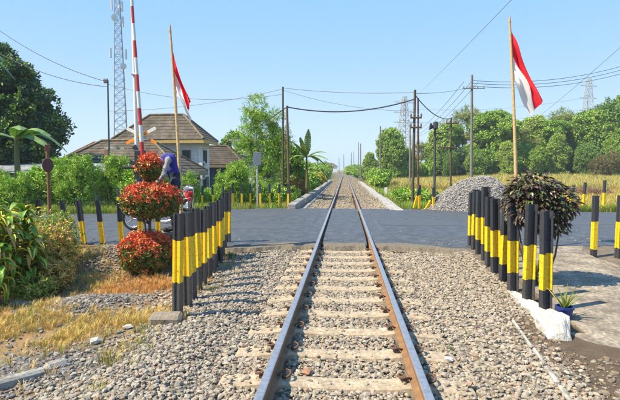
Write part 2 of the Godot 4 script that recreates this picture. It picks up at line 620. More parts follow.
func strew(parent: Node3D, called: String, spots: Array, base: Color, lo: float, hi: float, m: Material, tints := []) -> void:
	# spots: places; a stone of random size, shape and turn on each
	var xf := [[], [], [], []]
	var co := [PackedColorArray(), PackedColorArray(), PackedColorArray(), PackedColorArray()]
	for i in spots.size():
		var p: Vector3 = spots[i]
		var k := rng.randi() % 4
		var s := lerpf(lo, hi, pow(rng.randf(), 1.9))
		var t := Transform3D(spin().scaled(Vector3(s * rr(0.9, 1.35), s * rr(0.6, 0.9), s)), p)
		t.basis = Basis(Vector3.UP, rr(0, TAU)) * Basis.from_scale(Vector3(s * rr(0.95, 1.4), s * rr(0.55, 0.85), s * rr(0.8, 1.1))) * spin()
		xf[k].append(t)
		co[k].append(stone_tint(tints[i] if tints else base))
	for k in 4:
		if xf[k].size():
			many(called, stone_mesh(k), m, parent, xf[k], co[k])


func ballast() -> void:
	var root := thing("ballast", "grey beige crushed stone ballast along the railway track", "ballast")
	root.set_meta("kind", "stuff")
	var near := []
	var tint := []
	var base := Color(0.50, 0.44, 0.36)
	for i in 98000:
		var d := 2.3 + 8.0 * pow(rng.randf(), 1.25)
		var x := rr(-2.75, 2.4)
		var edge_l := -2.25 + nz.get_noise_2d(4.0, d * 14.0) * 0.45 + 0.02 * d
		var edge_r := 1.72 + 0.075 * (d - 3.6) + nz.get_noise_2d(8.0, d * 16.0) * 0.3
		if d > 5.6:
			edge_r = 2.28 + 0.06 * (d - 5.6)
		if x < edge_l and rng.randf() > exp((x - edge_l) * 4.0) * 0.6:
			continue
		if x > edge_r and rng.randf() > exp(-(x - edge_r) * 9.0) * 0.5:
			continue
		if d > road_near(x) - 0.32 and rng.randf() > 0.12:
			continue
		if d > road_near(x) - 0.02:
			continue
		var ax := absf(x)
		if ax > 0.49 and ax < 0.66:
			continue
		var y := land(x, d) + rr(-0.012, 0.02)
		var ph := fposmod(d - 3.63 + 0.3, 0.6) - 0.3
		if absf(ph) < 0.1 and ax < 1.03:
			if rng.randf() > (0.035 if ax < 0.5 else 0.10):
				continue
			y = -0.133 - (0.035 if ax < 0.4 else (0.02 if ax > 0.7 else 0.0))
		elif ax < 1.1:
			y += 0.012
		near.append(Vector3(x, y, -d))
		tint.append(base.lerp(Color(0.46, 0.42, 0.36), 0.6) if x < -1.0 else base)
	strew(root, "stones", near, base, 0.017, 0.057, M.stone, tint)
	var far := []
	for i in 30000:
		var d := 18.5 + 75.0 * pow(rng.randf(), 2.2)
		var x := rr(-2.3, 2.2)
		if d < road_far(x) - 0.05 or (absf(x) > 0.49 and absf(x) < 0.66):
			continue
		var y := land(x, d) + rr(-0.01, 0.03) + 0.035
		far.append(Vector3(x + track_x(d), y, -d))
	strew(root, "stones", far, Color(0.46, 0.39, 0.29), 0.05, 0.1, M.stone)


func spoil() -> void:
	# loose stones of the spoil heaps on the left and on the muddy strip on the right
	var root := thing("loose_stones", "grey loose stones spilled over the dry verge and the mud", "stones")
	root.set_meta("kind", "stuff")
	var spots := []
	var tint := []
	for q in [[-3.35, 5.6, 0.62, 0.45, 2400, Color(0.30, 0.275, 0.25)], [-4.15, 8.1, 0.9, 1.0, 4200, Color(0.35, 0.30, 0.235)], [-2.75, 3.85, 0.75, 0.42, 1300, Color(0.27, 0.265, 0.265)], [-3.6, 4.5, 1.2, 0.7, 350, Color(0.33, 0.29, 0.24)], [-2.1, 5.0, 0.3, 1.5, 500, Color(0.34, 0.30, 0.25)]]:
		for i in int(q[4]):
			var x: float = q[0] + rng.randfn() * q[2] * 0.6
			var d: float = q[1] + rng.randfn() * q[3] * 0.6
			if d < 2.6 or d > road_near(x) - 0.1:
				continue
			spots.append(Vector3(x, land(x, d) + rr(-0.005, 0.015), -d))
			tint.append(q[5])
	for i in 900:
		var d := rr(3.0, 6.4)
		var x := 1.75 + 0.07 * (d - 3.6) + absf(rng.randfn()) * 0.42
		if x > 2.2 and d > 4.4 and d < 6.0:
			continue
		spots.append(Vector3(x, land(x, d) + 0.004, -d))
		tint.append(Color(0.30, 0.24, 0.18))
	strew(root, "stones", spots, Color(0.3, 0.28, 0.25), 0.018, 0.06, M.stone, tint)
	var k := 0
	for q in [[0.42, 4.86, 0.075, Color(0.8, 0.79, 0.76), "white pebble lying between the rails on the grey ballast"], [-0.31, 3.78, 0.1, Color(0.5, 0.27, 0.18), "pinkish brown stone beside the left rail near the camera"], [0.93, 4.15, 0.07, Color(0.75, 0.75, 0.75), "white flat stone just outside the right rail"], [-2.45, 4.35, 0.11, Color(0.72, 0.70, 0.66), "pale lump of rubble at the edge of dry grass"], [1.85, 3.95, 0.06, Color(0.6, 0.55, 0.48), "small pale stone on the dark mud near white line"], [-2.3, 4.75, 0.1, Color(0.66, 0.64, 0.6), "pale rubble lump in grass below the small stone heap"]]:
		var o := mi("stone", stone_mesh(k % 4), tinted(q[3], 0.9))
		o.transform = Transform3D(Basis(Vector3.UP, k * 1.3).scaled(Vector3(q[2] * 1.2, q[2] * 0.7, q[2])), Vector3(q[0], land(q[0], q[1]) + q[2] * 0.3 + (0.025 if absf(q[0]) < 1 else 0.0), -q[1]))
		tag(o, q[4], "stone", "single loose stones")
		k += 1


func tinted(c: Color, rough := 0.7) -> StandardMaterial3D:
	var key := "tint" + c.to_html()
	if not M.has(key):
		mat(key, c, rough, {"grain": T.fine, "scale": 3.0})
	return M[key]


func gravel_pile() -> void:
	var o := thing("gravel_pile", "tall pile of light grey gravel at the far roadside", "gravel pile", Vector3(5.25, -0.1, -18.5))
	var b := MB.new()
	var hgt := func(x: float, z: float) -> float:
		var r := sqrt(pow(x / 1.95, 2.0) + pow(z / 1.35, 2.0)) * (1.0 + 0.12 * sin(atan2(z, x) * 3.0 + 1.0))
		return maxf(-0.05, 1.36 * (1.0 - pow(minf(r, 1.2), 1.7)) + nz.get_noise_2d(x * 30.0, z * 30.0) * 0.16)
	for i in 30:
		for j in 24:
			var p := []
			for q in [[i, j], [i, j + 1], [i + 1, j + 1], [i + 1, j]]:
				var x: float = -2.2 + 4.4 * q[0] / 30.0
				var z: float = -1.6 + 3.2 * q[1] / 24.0
				p.append(Vector3(x, hgt.call(x, z) - 0.02, z))
			b.quad(p[0], p[1], p[2], p[3])
	mi("heap", b.mesh(), tinted(Color(0.33, 0.33, 0.34), 0.95), o)
	var spots := []
	for i in 14000:
		var x := rr(-2.2, 2.2)
		var z := rr(-1.0, 1.6)
		var y: float = hgt.call(x, z)
		if y < -0.03 and rng.randf() > 0.08:
			continue
		spots.append(Vector3(x, maxf(y, 0.0) + rr(-0.01, 0.02), z))
	strew(o, "stones", spots, Color(0.50, 0.50, 0.51), 0.035, 0.08, M.stone)


# ------------------------------------------------------------------ track
func rail_profile(inset := 0.0) -> PackedVector2Array:
	# counter-clockwise, head up, origin at the top middle
	var h := 0.0335
	var f := 0.055
	return PackedVector2Array([Vector2(-f, -0.14), Vector2(f, -0.14), Vector2(f, -0.131), Vector2(0.02, -0.117), Vector2(0.0085, -0.105), Vector2(0.0085, -0.05), Vector2(h, -0.038), Vector2(h, -0.010), Vector2(h - 0.004, -0.003), Vector2(h - 0.010, -0.001), Vector2(-h + 0.010, -0.001), Vector2(-h + 0.004, -0.003), Vector2(-h, -0.010), Vector2(-h, -0.038), Vector2(-0.0085, -0.05), Vector2(-0.0085, -0.105), Vector2(-0.02, -0.117), Vector2(-f, -0.131)])


func rails() -> void:
	var cuts := lines([-4, [110, 19], [420, 12]])
	for s in [-1.0, 1.0]:
		var o := thing("rail", "long steel rail with rusty sides, %s of the two" % ("left" if s < 0 else "right"), "rail", Vector3(s * 0.567, 0, 0), 0, "rails of the track")
		var b := MB.new()
		var t := MB.new()
		var prof := rail_profile()
		for i in cuts.size() - 1:
			var a := at3(track_x(cuts[i]), 0, -cuts[i])
			var e := at3(track_x(cuts[i + 1]), 0, -cuts[i + 1])
			b.extrude(prof, a, e, i == 0)
			t.extrude(PackedVector2Array([Vector2(-0.0315, -0.006), Vector2(0.0315, -0.006), Vector2(0.031, -0.002), Vector2(0.024, 0.002), Vector2(0.0, 0.003), Vector2(-0.024, 0.002), Vector2(-0.031, -0.002)]), a, e, i == 0)
		mi("rail_body", b.mesh(), M.rust, o)
		tag(mi("running_surface", t.mesh(), M.steel, o), "polished steel running surface")


func sleeper_mesh() -> ArrayMesh:
	var b := MB.new()
	var st := [-1.0, -0.97, -0.8, -0.62, -0.5, -0.36, 0.0, 0.36, 0.5, 0.62, 0.8, 0.97, 1.0]
	var rings := []
	for x in st:
		var ax: float = absf(x)
		var top := 0.0 if ax > 0.48 and ax < 0.65 else (-0.014 - 0.02 * clampf((ax - 0.65) / 0.3, 0, 1) if ax >= 0.65 else -0.032 + 0.012 * clampf((ax - 0.2) / 0.2, 0, 1))
		var w := 0.105 if ax > 0.45 else 0.088
		if ax > 0.98:
			top -= 0.012
			w -= 0.01
		rings.append([Vector3(x, -0.2, w + 0.03), Vector3(x, top - 0.014, w), Vector3(x, top, w - 0.014), Vector3(x, top, -w + 0.014), Vector3(x, top - 0.014, -w), Vector3(x, -0.2, -w - 0.03)])
	for i in rings.size() - 1:
		for k in 5:
			b.quad(rings[i][k], rings[i + 1][k], rings[i + 1][k + 1], rings[i][k + 1])
	for k in range(1, 5):
		b.tri(rings[0][0], rings[0][k], rings[0][k + 1])
		b.tri(rings[-1][0], rings[-1][k + 1], rings[-1][k])
	return b.mesh()


func clip_mesh() -> ArrayMesh:
	# a sprung e-shaped rail clip: one bent rod
	var b := MB.new()
	b.tube([Vector3(0.03, 0.012, -0.045), Vector3(0.03, 0.014, 0.035), Vector3(0.045, 0.02, 0.058), Vector3(0.075, 0.028, 0.05), Vector3(0.085, 0.033, 0.01), Vector3(0.075, 0.036, -0.035), Vector3(0.045, 0.04, -0.045), Vector3(0.012, 0.032, -0.02), Vector3(-0.012, 0.018, -0.008), Vector3(-0.016, 0.014, 0.02)], [0.0095], 6)
	return b.mesh()


func track() -> void:
	rails()
	var sm := sleeper_mesh()
	var cm := clip_mesh()
	var sh := MB.new()
	sh.box(at3(0, 0.01, 0), Vector3(0.035, 0.04, 0.06), 0.008)
	var shoulder := sh.mesh()
	var src: Node3D = null
	var n := 0
	var k := 0
	var d := 2.43
	while d < 34.0:
		if d < 9.75 or d > 18.9:
			var far := d > 18
			if far and n < 100:
				n = 100
				k = 0
			var label := "weathered concrete sleeper, %s of those past the road" % ORD[k] if far else "weathered concrete sleeper, %s from the bottom of the picture" % ORD[k]
			var o: Node3D
			if src == null:
				o = thing("sleeper", label, "sleeper", Vector3.ZERO, 0, "sleepers under the rails")
				mi("beam", sm, M.sleeper, o)
				for s in [-1.0, 1.0]:
					for e in [-1.0, 1.0]:
						var base := Vector3(s * 0.567 + e * 0.058, 0.002, 0)
						var c := mi("rail_clip", cm, M.clip, o)
						c.position = base
						if e < 0:
							c.rotation.y = PI
						var h := mi("shoulder", shoulder, M.clip, o)
						h.position = base + Vector3(e * 0.034, 0, 0)
				src = o
			else:
				o = copy_of(src, label, "sleepers under the rails")
			o.position = Vector3(track_x(d), -0.142, -d)
			n += 1
			k += 1
		d += 0.6


# ------------------------------------------------------------------ painted rail posts
func post(at: Vector3, h: float, top: float, mid: float, turn: float, lean: Vector2, label: String, group: String, shade := 1.0, thick := 0.75) -> Node3D:
	var b := MB.new()
	var prof := PackedVector2Array([Vector2(-0.055, -0.068), Vector2(0.055, -0.068), Vector2(0.055, -0.058), Vector2(0.012, -0.046), Vector2(0.012, 0.018), Vector2(0.033, 0.03), Vector2(0.033, 0.066), Vector2(-0.033, 0.066), Vector2(-0.033, 0.03), Vector2(-0.012, 0.018), Vector2(-0.012, -0.046), Vector2(-0.055, -0.058)])
	for i in prof.size():
		prof[i] *= thick
	var black := Color(0.036, 0.04, 0.052) * shade
	var yellow := Color(0.86, 0.58, 0.015)
	var grey := Color(0.075, 0.077, 0.08)
	var ys := [-0.35, h * (1.0 - top - mid), h * (1.0 - top), h]
	var cols := [grey.lerp(black, rng.randf()), jit(yellow, 0.08), jit(black, 0.25)]
	var n := prof.size()
	var wob := []
	for k in 4:
		var row := PackedFloat32Array()
		for i in n:
			row.append(rr(-0.012, 0.012) if k == 1 or k == 2 else 0.0)
		wob.append(row)
	for k in 3:
		b.col = cols[k]
		for i in n:
			var e := (i + 1) % n
			var p := prof[i]
			var q := prof[e]
			b.quad(Vector3(p.x, ys[k] + wob[k][i], -p.y), Vector3(q.x, ys[k] + wob[k][e], -q.y), Vector3(q.x, ys[k + 1] + wob[k + 1][e], -q.y), Vector3(p.x, ys[k + 1] + wob[k + 1][i], -p.y))
	var turn_up := Basis(Vector3.RIGHT, -PI / 2)
	b.extrude(prof, Transform3D(turn_up, Vector3(0, h - 0.002, 0)), Transform3D(turn_up, Vector3(0, h, 0)), true)
	var o := mi("rail_post", b.mesh(), M.post_paint)
	o.position = at
	o.basis = Basis(Vector3(0, 0, 1), -lean.x) * Basis(Vector3.RIGHT, -lean.y) * Basis(Vector3.UP, turn)
	tag(o, label, "post", group)
	return o


func posts() -> void:
	# row on the right of the track
	var u := [[2.40, 5.74, 1.23], [2.38, 6.22, 1.27], [2.36, 6.72, 1.24], [2.40, 7.22, 1.22], [2.42, 7.68, 1.20], [2.45, 8.12, 1.18], [2.50, 8.52, 1.30], [2.53, 8.98, 1.18], [2.56, 9.42, 1.17], [2.60, 9.82, 1.14]]
	for i in u.size():
		var a: Array = u[i]
		post(Vector3(a[0], land(a[0], a[1]) + 0.01, -a[1]), a[2], 0.42 + rr(-0.015, 0.015), 0.355, PI / 2 + 0.35 + rr(-0.12, 0.12), Vector2(rr(-0.025, 0.03), rr(-0.02, 0.03)), "black and yellow rail post right of the track, %s counted from the white base" % ORD[i], "row of posts right of the track", 1.0, 0.95)
	# row on the left of the track
	u = []
	for i in 12:
		var t := i / 11.0
		u.append([lerpf(-1.88, -2.52, t) + rr(-0.02, 0.02), lerpf(5.08, 9.85, t) + rr(-0.05, 0.05), 1.17 - 0.04 * t + rr(-0.03, 0.03)])
	for i in u.size():
		var a: Array = u[i]
		var top := 0.26 + 0.01 * i
		post(Vector3(a[0], land(a[0], a[1]) + 0.01, -a[1]), a[2], top + rr(-0.01, 0.01), 0.41, PI / 2 - 0.25 + rr(-0.15, 0.15), Vector2(rr(-0.03, 0.025), rr(-0.02, 0.03)), "black and yellow rail post left of the track, %s counted from the grass" % ORD[i], "row of posts left of the track")
	# leaning row along the near road edge, left
	u = [[-6.42, 9.35, 0.06], [-5.90, 9.4, -0.10], [-5.58, 9.45, -0.12], [-5.18, 9.5, -0.10], [-4.73, 9.5, -0.05], [-4.29, 9.5, -0.02], [-3.90, 9.5, 0.0], [-3.45, 9.55, 0.02]]
	for i in u.size():
		var a: Array = u[i]
		post(Vector3(a[0] + a[2] * -0.8 + 0.0, land(a[0], a[1]) - 0.05, -a[1]), 1.02, 0.44, 0.45, PI / 2 + 0.3 + rr(-0.2, 0.2), Vector2(a[2], rr(-0.02, 0.02)), "tilted black and yellow post along the near road edge, %s from the round sign" % ORD[i], "tilted posts behind the weeds")
	# pair standing on the earth to the right of the concrete apron
	post(Vector3(4.59, -0.1, -8.98), 1.14, 0.42, 0.45, 0.2, Vector2(0.0, 0), "lone black and yellow post on bare earth beyond the apron", "pair of posts right of the apron")
	post(Vector3(4.99, -0.1, -8.92), 1.15, 0.42, 0.42, 0.35, Vector2(0.01, 0), "black and yellow post at the right border of the picture", "pair of posts right of the apron")
	# far side of the road, left: two short rows
	var xs := [-4.73, -4.35, -3.98, -3.56, -3.16, -2.76, -2.38]
	for i in xs.size():
		post(Vector3(xs[i], -0.06, -19.5), 0.98, 0.40, 0.55, rr(0, 0.6), Vector2(rr(-0.02, 0.02), 0), "slim black and yellow post before the airy tree, %s from the house" % ORD[i], "posts across the road before the tree", 1.4)
	xs = [-8.45, -7.95, -7.62, -7.3, -6.95, -6.6, -6.2, -5.8, -5.4, -5.05]
	for i in xs.size():
		post(Vector3(xs[i], -0.05, -16.9 - 0.25 * i), 0.92, 0.40, 0.5, rr(0, 0.6), Vector2(rr(-0.05, 0.03), 0), "black and yellow post along the far kerb before the house, %s from the hedge end" % ORD[i], "posts across the road before the house", 1.3)
	# far side of the road, right
	var q := [[8.9, 19.6, 0.22, 0.95], [9.15, 19.9, 0.16, 1.0], [9.5, 19.5, 0.05, 1.12], [10.35, 19.6, 0.0, 1.2], [8.2, 19.2, 0.45, 0.7]]
	for i in q.size():
		var a: Array = q[i]
		post(Vector3(a[0], -0.1, -a[1]), a[3], 0.42, 0.48, 0.3, Vector2(a[2], 0), "leaning black and yellow post in the dry weeds across the road, %s in its row" % ORD[i], "posts in the weeds across the road", 1.6)
	q = [[2.72, 18.85, 0.24, 0.95], [2.92, 18.8, 0.02, 0.98], [3.4, 18.35, -0.02, 0.9], [3.1, 18.5, 0.55, 0.75]]
	for i in q.size():
		var a: Array = q[i]
		post(Vector3(a[0], -0.06, -a[1]), a[3], 0.4, 0.55, 0.3, Vector2(a[2], 0), "short black and yellow post at the gravel pile foot, %s from the track" % ORD[i], "posts at the foot of the gravel pile", 1.6)


# ------------------------------------------------------------------ concrete apron, white base, edge line, kerbs
func sheet(outline: PackedVector2Array, y: Callable, thick: float) -> ArrayMesh:
	# a slab over an outline of (x, d): top and a rim
	var b := MB.new()
	var ix := Geometry2D.triangulate_polygon(outline)
	var top := []
	for p in outline:
		top.append(Vector3(p.x, y.call(p.x, p.y), -p.y))
	for i in range(0, ix.size(), 3):
		var p: Vector3 = top[ix[i]]
		var q: Vector3 = top[ix[i + 1]]
		var r: Vector3 = top[ix[i + 2]]
		if (q - p).cross(r - p).y < 0:
			b.tri(p, r, q)
		else:
			b.tri(p, q, r)
	var down := Vector3(0, -thick, 0)
	for i in top.size():
		var p: Vector3 = top[i]
		var q: Vector3 = top[(i + 1) % top.size()]
		b.quad(p, q, q + down, p + down)
	return b.mesh()


func apron() -> void:
	var y := func(x: float, d: float) -> float:
		return -0.055 - 0.155 * clampf((9.6 - d) / 4.6, 0.0, 1.3) + nb.get_noise_2d(x * 9.0, d * 9.0) * 0.006
	var o := PackedVector2Array()
	# left border along the posts, ragged near end into the mud, right border along the kerb
	for k in 24:
		var d := 9.95 - 4.9 * k / 23.0
		o.append(Vector2(2.78 - 0.05 * (9.95 - d) + nz.get_noise_2d(d * 20.0, 1.0) * 0.03, d))
	for k in 26:
		var t := k / 25.0
		o.append(Vector2(2.30 + 1.76 * t, 4.95 - 0.75 * t - 0.35 * sin(PI * t) + nz.get_noise_2d(t * 150.0, 60.0) * 0.28))
	for k in 16:
		var t := k / 15.0
		o.append(Vector2(4.08 + 0.44 * t, 4.25 + 4.25 * t))
	o.append(Vector2(4.60, 9.4))
	o.append(Vector2(4.9, 9.98))
	tag(mi("concrete_apron", sheet(o, y, 0.12), M.slab), "", "", "", "structure")
	var kb := MB.new()
	for i in 8:
		var a := Vector3(4.13 + 0.056 * i, 0, -(4.0 + 0.57 * i))
		kb.box(Transform3D(Basis(Vector3.UP, -0.098), a + Vector3(0.0, y.call(a.x, -a.z) + 0.0, -0.28)), Vector3(0.09, 0.07, 0.56), 0.012)
	tag(mi("apron_kerb", kb.mesh(), M.slab), "", "", "", "structure")
	# whitewashed lumpy footing under the nearest posts
	var w := MB.new()
	var rings := []
	var path := [[2.33, 6.8, 0.06, 0.01], [2.33, 6.4, 0.11, 0.04], [2.34, 6.0, 0.13, 0.05], [2.36, 5.7, 0.15, 0.07], [2.33, 5.45, 0.14, 0.12], [2.29, 5.32, 0.15, 0.17], [2.25, 5.2, 0.16, 0.2], [2.23, 5.08, 0.16, 0.21], [2.20, 4.98, 0.15, 0.19], [2.19, 4.9, 0.13, 0.15], [2.19, 4.84, 0.11, 0.06], [2.19, 4.82, 0.05, -0.02]]
	for p in path:
		var r := []
		var base := land(p[0], p[1])
		for k in 15:
			var a := PI * k / 14.0
			var wob := 1.0 + nz.get_noise_3d(p[0] * 60.0, p[1] * 60.0, k * 14.0) * 0.5
			r.append(Vector3(p[0] - cos(a) * p[2] * wob, base - 0.03 + pow(sin(a), 0.7) * (p[3] + 0.03) * wob, -p[1]))
		rings.append(r)
	for i in rings.size() - 1:
		for k in 14:
			w.quad(rings[i][k], rings[i][k + 1], rings[i + 1][k + 1], rings[i + 1][k])
	tag(mi("post_footing", w.mesh(), M.whitewash), "lumpy whitewashed concrete footing under the nearest right-hand posts", "footing")
	# broken white painted edge strip on the ballast border
	var segs := [[1.86, 5.15, 0.32], [1.80, 4.72, 0.42], [1.74, 4.25, 0.34], [1.69, 3.86, 0.3], [1.64, 3.50, 0.3]]
	var es := thing("edge_strip", "broken narrow white concrete strip between ballast and dark mud", "edging")
	for s in segs:
		var b := MB.new()
		b.box(Transform3D(Basis(Vector3.UP, -0.13 + rr(-0.04, 0.04)), Vector3(s[0], land(s[0], s[1]) + 0.012, -s[1])), Vector3(0.034 + rr(-0.01, 0.008), 0.05, s[2]), 0.01)
		mi("strip_piece", b.mesh(), M.kerb_white, es)


func kerbs() -> void:
	# drain walls either side of the track past the road
	var o := thing("drain_wall", "grey concrete drain wall left of the track past the road", "drain wall")
	for i in 11:
		var d := 20.2 + 4.0 * i
		var b := MB.new()
		b.box(Transform3D(Basis(), Vector3(-1.95 - 0.12 * exp(-i), -0.02 + 0.03 * sin(i * 2.1), -d)), Vector3(0.34, 0.4, 3.94), 0.025)
		b.box(Transform3D(Basis(Vector3(0, 0, 1), 0.25), Vector3(-1.72, -0.13, -d)), Vector3(0.3, 0.12, 3.9), 0.02)
		mi("wall_segment", b.mesh(), M.kerb, o)
	o = thing("drain_edge", "white concrete drain edge right of the track past the road", "drain wall")
	for i in 11:
		var d := 19.9 + 4.0 * i
		var b := MB.new()
		b.box(Transform3D(Basis(Vector3(0, 0, 1), -0.06), Vector3(1.98 + 0.05 * sin(i * 1.7), -0.12, -d)), Vector3(0.5, 0.28, 3.94), 0.03)
		mi("edge_segment", b.mesh(), M.kerb_white, o)
	# two low pieces of wall at the verge, bottom left
	var b := MB.new()
	b.box(Transform3D(Basis(Vector3.UP, -0.72) * Basis(Vector3(0, 0, 1), 0.03), Vector3(-2.66, land(-2.66, 3.54) + 0.02, -3.54)), Vector3(0.1, 0.11, 0.42), 0.02)
	tag(mi("concrete_beam", b.mesh(), M.kerb), "short broken concrete beam lying in the bottom left corner", "beam")
	b = MB.new()
	b.box(Transform3D(Basis(Vector3.UP, -0.55) * Basis(Vector3(0, 0, 1), -0.05), Vector3(-2.52, land(-2.52, 3.82) + 0.01, -3.84)), Vector3(0.12, 0.09, 0.2), 0.03)
	tag(mi("concrete_beam", b.mesh(), M.kerb), "stubby broken concrete block beside the grey beam bottom left", "beam")
	b = MB.new()
	b.box(Transform3D(Basis(Vector3.UP, 1.45), Vector3(-4.75, land(-4.75, 6.0) + 0.03, -6.0)), Vector3(0.14, 0.14, 1.1), 0.02)
	tag(mi("concrete_beam", b.mesh(), M.concrete), "pale concrete edging half buried in dry grass at the left border", "beam")
	b = MB.new()
	b.box(Transform3D(Basis(Vector3.UP, 0.2) * Basis(Vector3(0, 0, 1), -0.03), Vector3(-1.95, land(-1.95, 4.95) + 0.02, -4.92)), Vector3(0.34, 0.16, 0.24), 0.03)
	tag(mi("concrete_footing", b.mesh(), M.concrete), "rough concrete footing at the foot of the left-hand row of posts", "footing")


# ------------------------------------------------------------------ plants
func leaf(b: MB, at: Vector3, dir: Vector3, nrm: Vector3, l: float, w: float, fold := 0.15) -> void:
	# a pointed leaf of four faces with a crease along the middle
	var s := dir.cross(nrm).normalized()
	var up := s.cross(dir).normalized()
	var m := at + dir * l * 0.45
	var tip := at + dir * l - up * l * 0.12
	b.tri(at, m + s * w * 0.5 + up * w * fold, m)
	b.tri(at, m, m - s * w * 0.5 + up * w * fold)
	b.tri(m, m + s * w * 0.5 + up * w * fold, tip)
	b.tri(m, tip, m - s * w * 0.5 + up * w * fold)


func clump(key: String, n: int, l: float, w: float, spread: float, seed_: int, tone := 0.22) -> ArrayMesh:
	# leaves round a twig end, about one unit across
	if mesh_of.has(key):
		return mesh_of[key]
	var r := RandomNumberGenerator.new()
	r.seed = seed_
	var b := MB.new()
	for i in n:
		var dir := Vector3(r.randf_range(-1, 1), r.randf_range(-0.6, 1), r.randf_range(-1, 1)).normalized()
		var at := Vector3(r.randf_range(-1, 1), r.randf_range(-1, 1), r.randf_range(-1, 1)) * spread
		var nrm := (Vector3.UP + Vector3(r.randf_range(-1, 1), r.randf_range(-1, 1), r.randf_range(-1, 1)) * 0.9).normalized()
		if absf(nrm.dot(dir)) > 0.9:
			nrm = Vector3(nrm.z, nrm.x, nrm.y)
		var k := 1.0 + r.randf_range(-tone, tone)
		b.col = Color(k, k * r.randf_range(0.95, 1.05), k)
		leaf(b, at, dir, nrm, l * r.randf_range(0.7, 1.2), w * r.randf_range(0.8, 1.2))
	mesh_of[key] = b.mesh()
	return mesh_of[key]


# blobs: [centre, radii]; leaf clumps lie towards the outside of each blob, thinned by noise so that gaps show
func crown(parent: Node3D, called: String, blobs: Array, n: int, mesh: Mesh, size: float, tones: Array, m: Material, thin := 0.25, shell := 0.45) -> MultiMeshInstance3D:
	var xf := []
	var co := PackedColorArray()
	var vol := []
	var sum := 0.0
	for b in blobs:
		sum += b[1].x * b[1].y * b[1].z
		vol.append(sum)
	var guard := 0
	while xf.size() < n and guard < n * 6:
		guard += 1
		var r := rng.randf() * sum
		var k := 0
		while vol[k] < r:
			k += 1
		var dir := Vector3(rng.randfn(), rng.randfn(), rng.randfn()).normalized()
		var rad := 1.0 - shell * pow(rng.randf(), 1.6)
		var lump := 1.0 + nz.get_noise_3d(dir.x * 90.0 + k * 31.0, dir.y * 90.0, dir.z * 90.0) * 0.3
		var p: Vector3 = blobs[k][0] + blobs[k][1] * dir * rad * lump
		if nb.get_noise_3d(p.x * 60.0 / size * 0.2, p.y * 60.0 / size * 0.2, p.z * 60.0 / size * 0.2) < thin - 0.5:
			continue
		var b := Basis.looking_at(-(dir + Vector3(rr(-0.6, 0.6), rr(-0.2, 0.8), rr(-0.6, 0.6))).normalized(), Vector3(0.1, 1, 0.05).normalized()) * Basis(Vector3(0, 0, 1), rr(0, TAU))
		xf.append(Transform3D(b.scaled(Vector3.ONE * size * rr(0.7, 1.25)), p))
		co.append(jit(tones[rng.randi() % tones.size()], 0.2, 0.12))
	return many(called, mesh, m, parent, xf, co)


func limb(b: MB, from: Vector3, to: Vector3, r0: float, r1: float, bend := 0.1) -> void:
	var pts := []
	var rad := []
	var off := Vector3(rr(-1, 1), rr(-0.3, 0.3), rr(-1, 1)) * from.distance_to(to) * bend
	for i in 6:
		var t := i / 5.0
		pts.append(from.lerp(to, t) + off * sin(PI * t))
		rad.append(lerpf(r0, r1, t))
	b.tube(pts, rad, 7)


func tree(called: String, label: String, at: Vector3, h: float, blobs: Array, n: int, size: float, tones: Array, o := {}) -> Node3D:
	var t := thing(called, label, o.get("category", "tree"), at, 0, o.get("group", ""))
	var b := MB.new()
	var r0: float = o.get("trunk", 0.16)
	var fork := Vector3(rr(-0.1, 0.1), h * o.get("fork", 0.35), rr(-0.1, 0.1))
	limb(b, Vector3(0, -0.5, 0), fork, r0 * 1.25, r0, 0.04)
	for q in blobs:
		limb(b, fork, q[0], r0 * 0.6, r0 * 0.12, 0.08)
		for k in int(o.get("twigs", 2)):
			var e: Vector3 = q[0] + Vector3(rr(-0.8, 0.8), rr(-0.2, 0.8), rr(-0.8, 0.8)) * q[1]
			limb(b, fork.lerp(q[0], rr(0.5, 0.9)), e, r0 * 0.25, r0 * 0.06, 0.08)
	mi("trunk", b.mesh(), M.bark, t)
	crown(t, "crown", blobs, n, o.get("leaf", clump("broad", 9, 0.75, 0.42, 0.35, 11)), size, tones, o.get("mat", M.leaf), o.get("thin", 0.3), o.get("shell", 0.5))
	return t


func bush(called: String, label: String, at: Vector3, blobs: Array, n: int, size: float, tones: Array, o := {}) -> Node3D:
	var t := thing(called, label, o.get("category", "bush"), at, 0, o.get("group", ""))
	var b := MB.new()
	for q in blobs:
		for k in int(o.get("stems", 2)):
			limb(b, Vector3(rr(-0.15, 0.15) + q[0].x * 0.5, -0.15, rr(-0.15, 0.15) + q[0].z * 0.5), q[0] + Vector3(rr(-0.4, 0.4), rr(-0.2, 0.5), rr(-0.4, 0.4)) * q[1], o.get("stem", 0.02), 0.006, 0.08)
	mi("stems", b.mesh(), M.bark, t)
	crown(t, "foliage", blobs, n, o.get("leaf", clump("broad", 9, 0.75, 0.42, 0.35, 11)), size, tones, o.get("mat", M.leaf), o.get("thin", 0.3), o.get("shell", 0.6))
	return t


